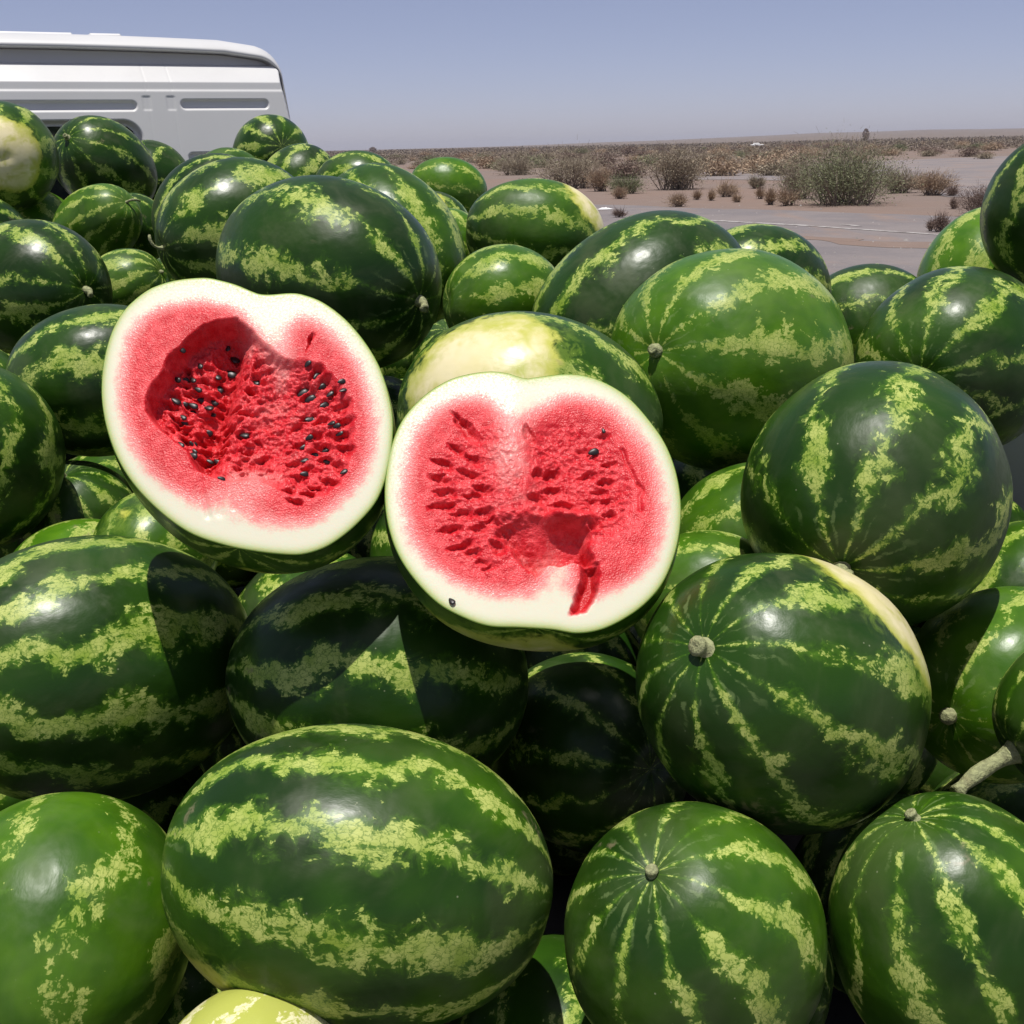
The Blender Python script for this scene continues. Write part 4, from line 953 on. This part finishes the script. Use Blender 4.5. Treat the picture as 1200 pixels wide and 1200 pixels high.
tus = [(848, 231, 28, 17, LEAF_DRY, 'largest tan tussock on the red sand verge'), (817, 234, 10, 9, LEAF_DRY, 'small round tan tussock on the red sand verge, next to the broad shrub'),
       (832, 235, 12, 9, LEAF_DRY, 'small tan tussock touching the largest tan tussock'), (867, 237, 12, 8, LEAF_DRY, 'flat tawny tuft alone at the sand edge of the asphalt'),
       (892, 233, 14, 11, LEAF_DRY, 'dull brown tuft on the sand near the brownish shrub'), (904, 240, 16, 17, LEAF_DRY, 'upright straw tussock in front of the brownish shrub'),
       (924, 241, 28, 17, LEAF_DRY, 'wide rounded straw tussock at the foot of the largest green shrub'), (797, 242, 24, 13, LEAF_DRY, 'wispy reddish tuft lying onto the asphalt edge'),
       (884, 221, 18, 13, LEAF_OLIVE, 'olive tuft at the near edge of the gravel lot'), (728, 255, 12, 10, LEAF_DARK, 'small dark purple-brown plant growing on the asphalt'),
       (1114, 230, 12, 9, LEAF_DARK, 'small brown tuft on the bare gravel lot'), (1117, 245, 10, 9, LEAF_DARK, 'dark little tuft on the sand verge by the gravel lot'),
       (1070, 222, 22, 14, LEAF_DRY, 'pale straw tuft between the low olive shrub and the gravel lot'), (724, 233, 16, 10, LEAF_DRY, 'reddish dry tuft beside the low pale green shrub')]
for i, (a, b, c, d, m, l) in enumerate(tus): shrub(a, b, c, d, m, l, 40 + i, .35 if c > 14 else .16, TU, name='dry_tussock')
# shrubs dotted over the plain beyond the lot: one mesh, each its own object
rndp = random.Random(77); far_src = []
for k, mt in enumerate((LEAF_OLIVE, LEAF_DRY, LEAF_DARK, LEAF_GREEN)):
    st, fo = shrub_parts(2.4, 0.95, 300 + k, .36, 0.055, 1.9); fo.v, fo.f = list(fo.v), list(fo.f)
    n0 = len(fo.v); fo.v += st.v; fo.f += [tuple(i + n0 for i in f) for f in st.f]
    far_src.append((fo, mt))
far_mesh = []
for i in range(190):
    px = rndp.uniform(455, 1190); py = 172 - 0.0227 * (px - 600) + 7 + 34 * rndp.random() ** 1.5
    if px > 930 and py > 186: py -= 14
    if px < 720 and py > 200: py -= 14
    p = ground_pt(px, py); k = rndp.choice((0, 0, 0, 1, 1, 2, 3))
    if len(far_mesh) <= k or True:
        pass
    while len(far_mesh) < 4:
        fo, mt = far_src[len(far_mesh)]; o = fo.build('plain_shrub', mt); far_mesh.append(o.data); bpy.data.objects.remove(o)
    o = bpy.data.objects.new('plain_shrub', far_mesh[k]); col.objects.link(o); s = rndp.uniform(.5, 1.25); o.scale = (s * 1.25, s * 1.25, s * rndp.uniform(.6, 1.0)); o.location = (p[0], p[1], -0.05); o.rotation_euler = (0, 0, rndp.uniform(0, 6.28))
    tag(o, ('grey-brown', 'straw coloured', 'dark brown', 'dusty green')[k] + ' low shrub dotted over the far desert plain', 'shrub', ('grey-brown', 'straw coloured', 'dark brown', 'dusty green')[k] + ' shrubs on the far plain')
# uncountable far scrub
mb = MB()
for i in range(7000):
    px = rndp.uniform(380, 1260); t = rndp.random() ** 1.6; py = 172 - 0.0227 * (px - 600) + 0.9 + 15 * t
    p = ground_pt(px, py); D = float(np.linalg.norm(p)); s = rndp.uniform(.35, 1.0) * min(3.0, max(.8, D / 180))
    if D > 2600: continue
    for k in range(16):
        c = Vector((p[0] + rndp.gauss(0, .6) * s, p[1] + rndp.gauss(0, .6) * s, rndp.uniform(.0, .32) * s))
        leafbit(mb, c, rndp.uniform(.16, .4) * s, rndp.uniform(.06, .13) * s, rndp)
sc = mb.build('far_scrub', mat_leaf('far_scrub_twigs', (0.17, 0.135, 0.098), (0.23, 0.185, 0.14))); tag(sc, 'hazy brown scrub covering the distant desert plain', 'scrub', kind='stuff')
# lone far tree and distant knots of trees on the skyline
def far_tree(px, py, wpx, hpx, label, seed):
    p = ground_pt(px, py); W = px_len(p, wpx); H = px_len(p, hpx); rnd = random.Random(seed)
    root = empty('desert_tree', (p[0], p[1], 0)); tag(root, label, 'tree')
    tr = MB(); tr.tube([(0, 0, -.2), (W * .03, 0, H * .3), (0, W * .04, H * .6)], [W * .07, W * .055, W * .03], 7)
    for k in range(5): az = k * 1.26; twig(tr, (0, 0, H * .3), (math.cos(az) * W * .28, math.sin(az) * W * .28, H * rnd.uniform(.55, .8)), W * .035, W * .012, rnd)
    tr.build('trunk', WOOD, root)
    cr = MB()
    for i in range(700):
        u = rnd.uniform(.22, 1); r = W * .5 * math.sin(math.pi * min(.97, max(.08, (u - .1) / .95))) ** .7; a = rnd.uniform(0, 6.28); q = rnd.random() ** .5 * r
        leafbit(cr, (math.cos(a) * q, math.sin(a) * q, H * u), W * rnd.uniform(.08, .18), W * rnd.uniform(.03, .06), rnd)
    cr.build('crown', LEAF_DARK if seed % 2 else LEAF_GREEN, root)
far_tree(1014, 167.5, 8, 14, 'lone upright dark tree standing out on the far ridge', 3)
far_tree(437, 178.5, 8, 5, 'tiny dark round tree on the flat skyline beyond the melon tops', 5)
# far white car
CARW = mat_plain('far_car_paint', (0.78, 0.77, 0.74), 0.4, 0.03, 2.0)
p = ground_pt(887, 172.5); L = px_len(p, 13.5)
carr = empty('parked_car', (p[0], p[1], 0.0)); tag(carr, 'tiny white car parked far out on the scrub plain', 'car'); s = L / 4.2
body = MB(); body.box((-2.1 * s, -.85 * s, .35 * s), (2.1 * s, .85 * s, .92 * s), .12 * s); body.build('body', CARW, carr)
cabm = MB(); n = 0
lo = [(-1.3, -.8), (1.0, -.8), (1.0, .8), (-1.3, .8)]; hi = [(-.95, -.66), (.45, -.66), (.45, .66), (-.95, .66)]
cabm.v = [(x * s, y * s, .925 * s) for x, y in lo] + [(x * s, y * s, 1.45 * s) for x, y in hi]
cabm.f = [(4, 5, 6, 7)] + [(i, (i + 1) % 4, 4 + (i + 1) % 4, 4 + i) for i in range(4)]
cabm.build('cabin', CARW, carr)
for x in (-1.25, 1.25):
    for y in (-.87, .69):
        w = MB(); w.tube([(x * s, y * s, .32 * s), (x * s, (y + .18) * s, .32 * s)], [.32 * s] * 2, 16); w.build('wheel', RUBBER, carr)
# crumpled plastic on the asphalt
p = ground_pt(709, 246); W = px_len(p, 17); rnd = random.Random(4); gx, gy = 14, 9
V = []; Fc = []
for j in range(gy):
    for i in range(gx):
        u, v = i / (gx - 1), j / (gy - 1)
        V.append(((u - .5) * W + rnd.gauss(0, W * .02), (v - .5) * W * .55 + rnd.gauss(0, W * .02), .012 + W * .16 * rnd.random() * math.sin(math.pi * u) * math.sin(math.pi * v)))
for j in range(gy - 1):
    for i in range(gx - 1): a = j * gx + i; Fc.append((a, a + 1, a + gx + 1, a + gx))
o = mesh_obj('plastic_bag', V, Fc, mat_plain('thin_white_plastic', (0.75, 0.73, 0.72), 0.45, 0.04, 5.0)); o.location = (p[0], p[1], 0.008); o.rotation_euler = (0, 0, .4)
tag(o, 'crumpled white plastic bag lying on the asphalt', 'plastic bag')
# loose stones on the asphalt
st = MB(); rnd = random.Random(9)
for i in range(170):
    px = rnd.uniform(690, 1150); py = rnd.uniform(240, 325); p = ground_pt(px, py); s = rnd.uniform(.008, .03) if i > 6 else .05
    n = len(st.v); st.v += [(p[0] + dx * s * rnd.uniform(.7, 1.2), p[1] + dy * s * rnd.uniform(.7, 1.2), .004 + max(0, dz) * s * rnd.uniform(.7, 1.2)) for dx, dy, dz in ((1, 0, 0), (0, 1, 0), (-1, 0, 0), (0, -1, 0), (0, 0, 1.0))]
    st.f += [(n, n + 1, n + 4), (n + 1, n + 2, n + 4), (n + 2, n + 3, n + 4), (n + 3, n, n + 4)]
o = st.build('loose_gravel', mat_plain('pale_stone', (0.30, 0.275, 0.255), 0.9, .3, 3.0)); tag(o, 'pale loose stones scattered over the dusty asphalt', 'gravel', kind='stuff')

# ------------------------------------------------------------------ dusty air
hm = bpy.data.materials.new('dusty_air'); hm.use_nodes = True; ht = hm.node_tree; ht.nodes.clear()
ho = ht.nodes.new('ShaderNodeOutputMaterial'); pv = ht.nodes.new('ShaderNodeVolumePrincipled')
pv.inputs['Color'].default_value = (0.86, 0.86, 0.93, 1); pv.inputs['Density'].default_value = 0.00022; pv.inputs['Anisotropy'].default_value = 0.2
ht.links.new(pv.outputs[0], ho.inputs['Volume'])
mb = MB(); mb.box((-9400, -9400, -4), (9400, 9400, 40)); hz_o = mb.build('haze', hm); tag(hz_o, 'thin dusty air over the desert', 'haze', kind='stuff')
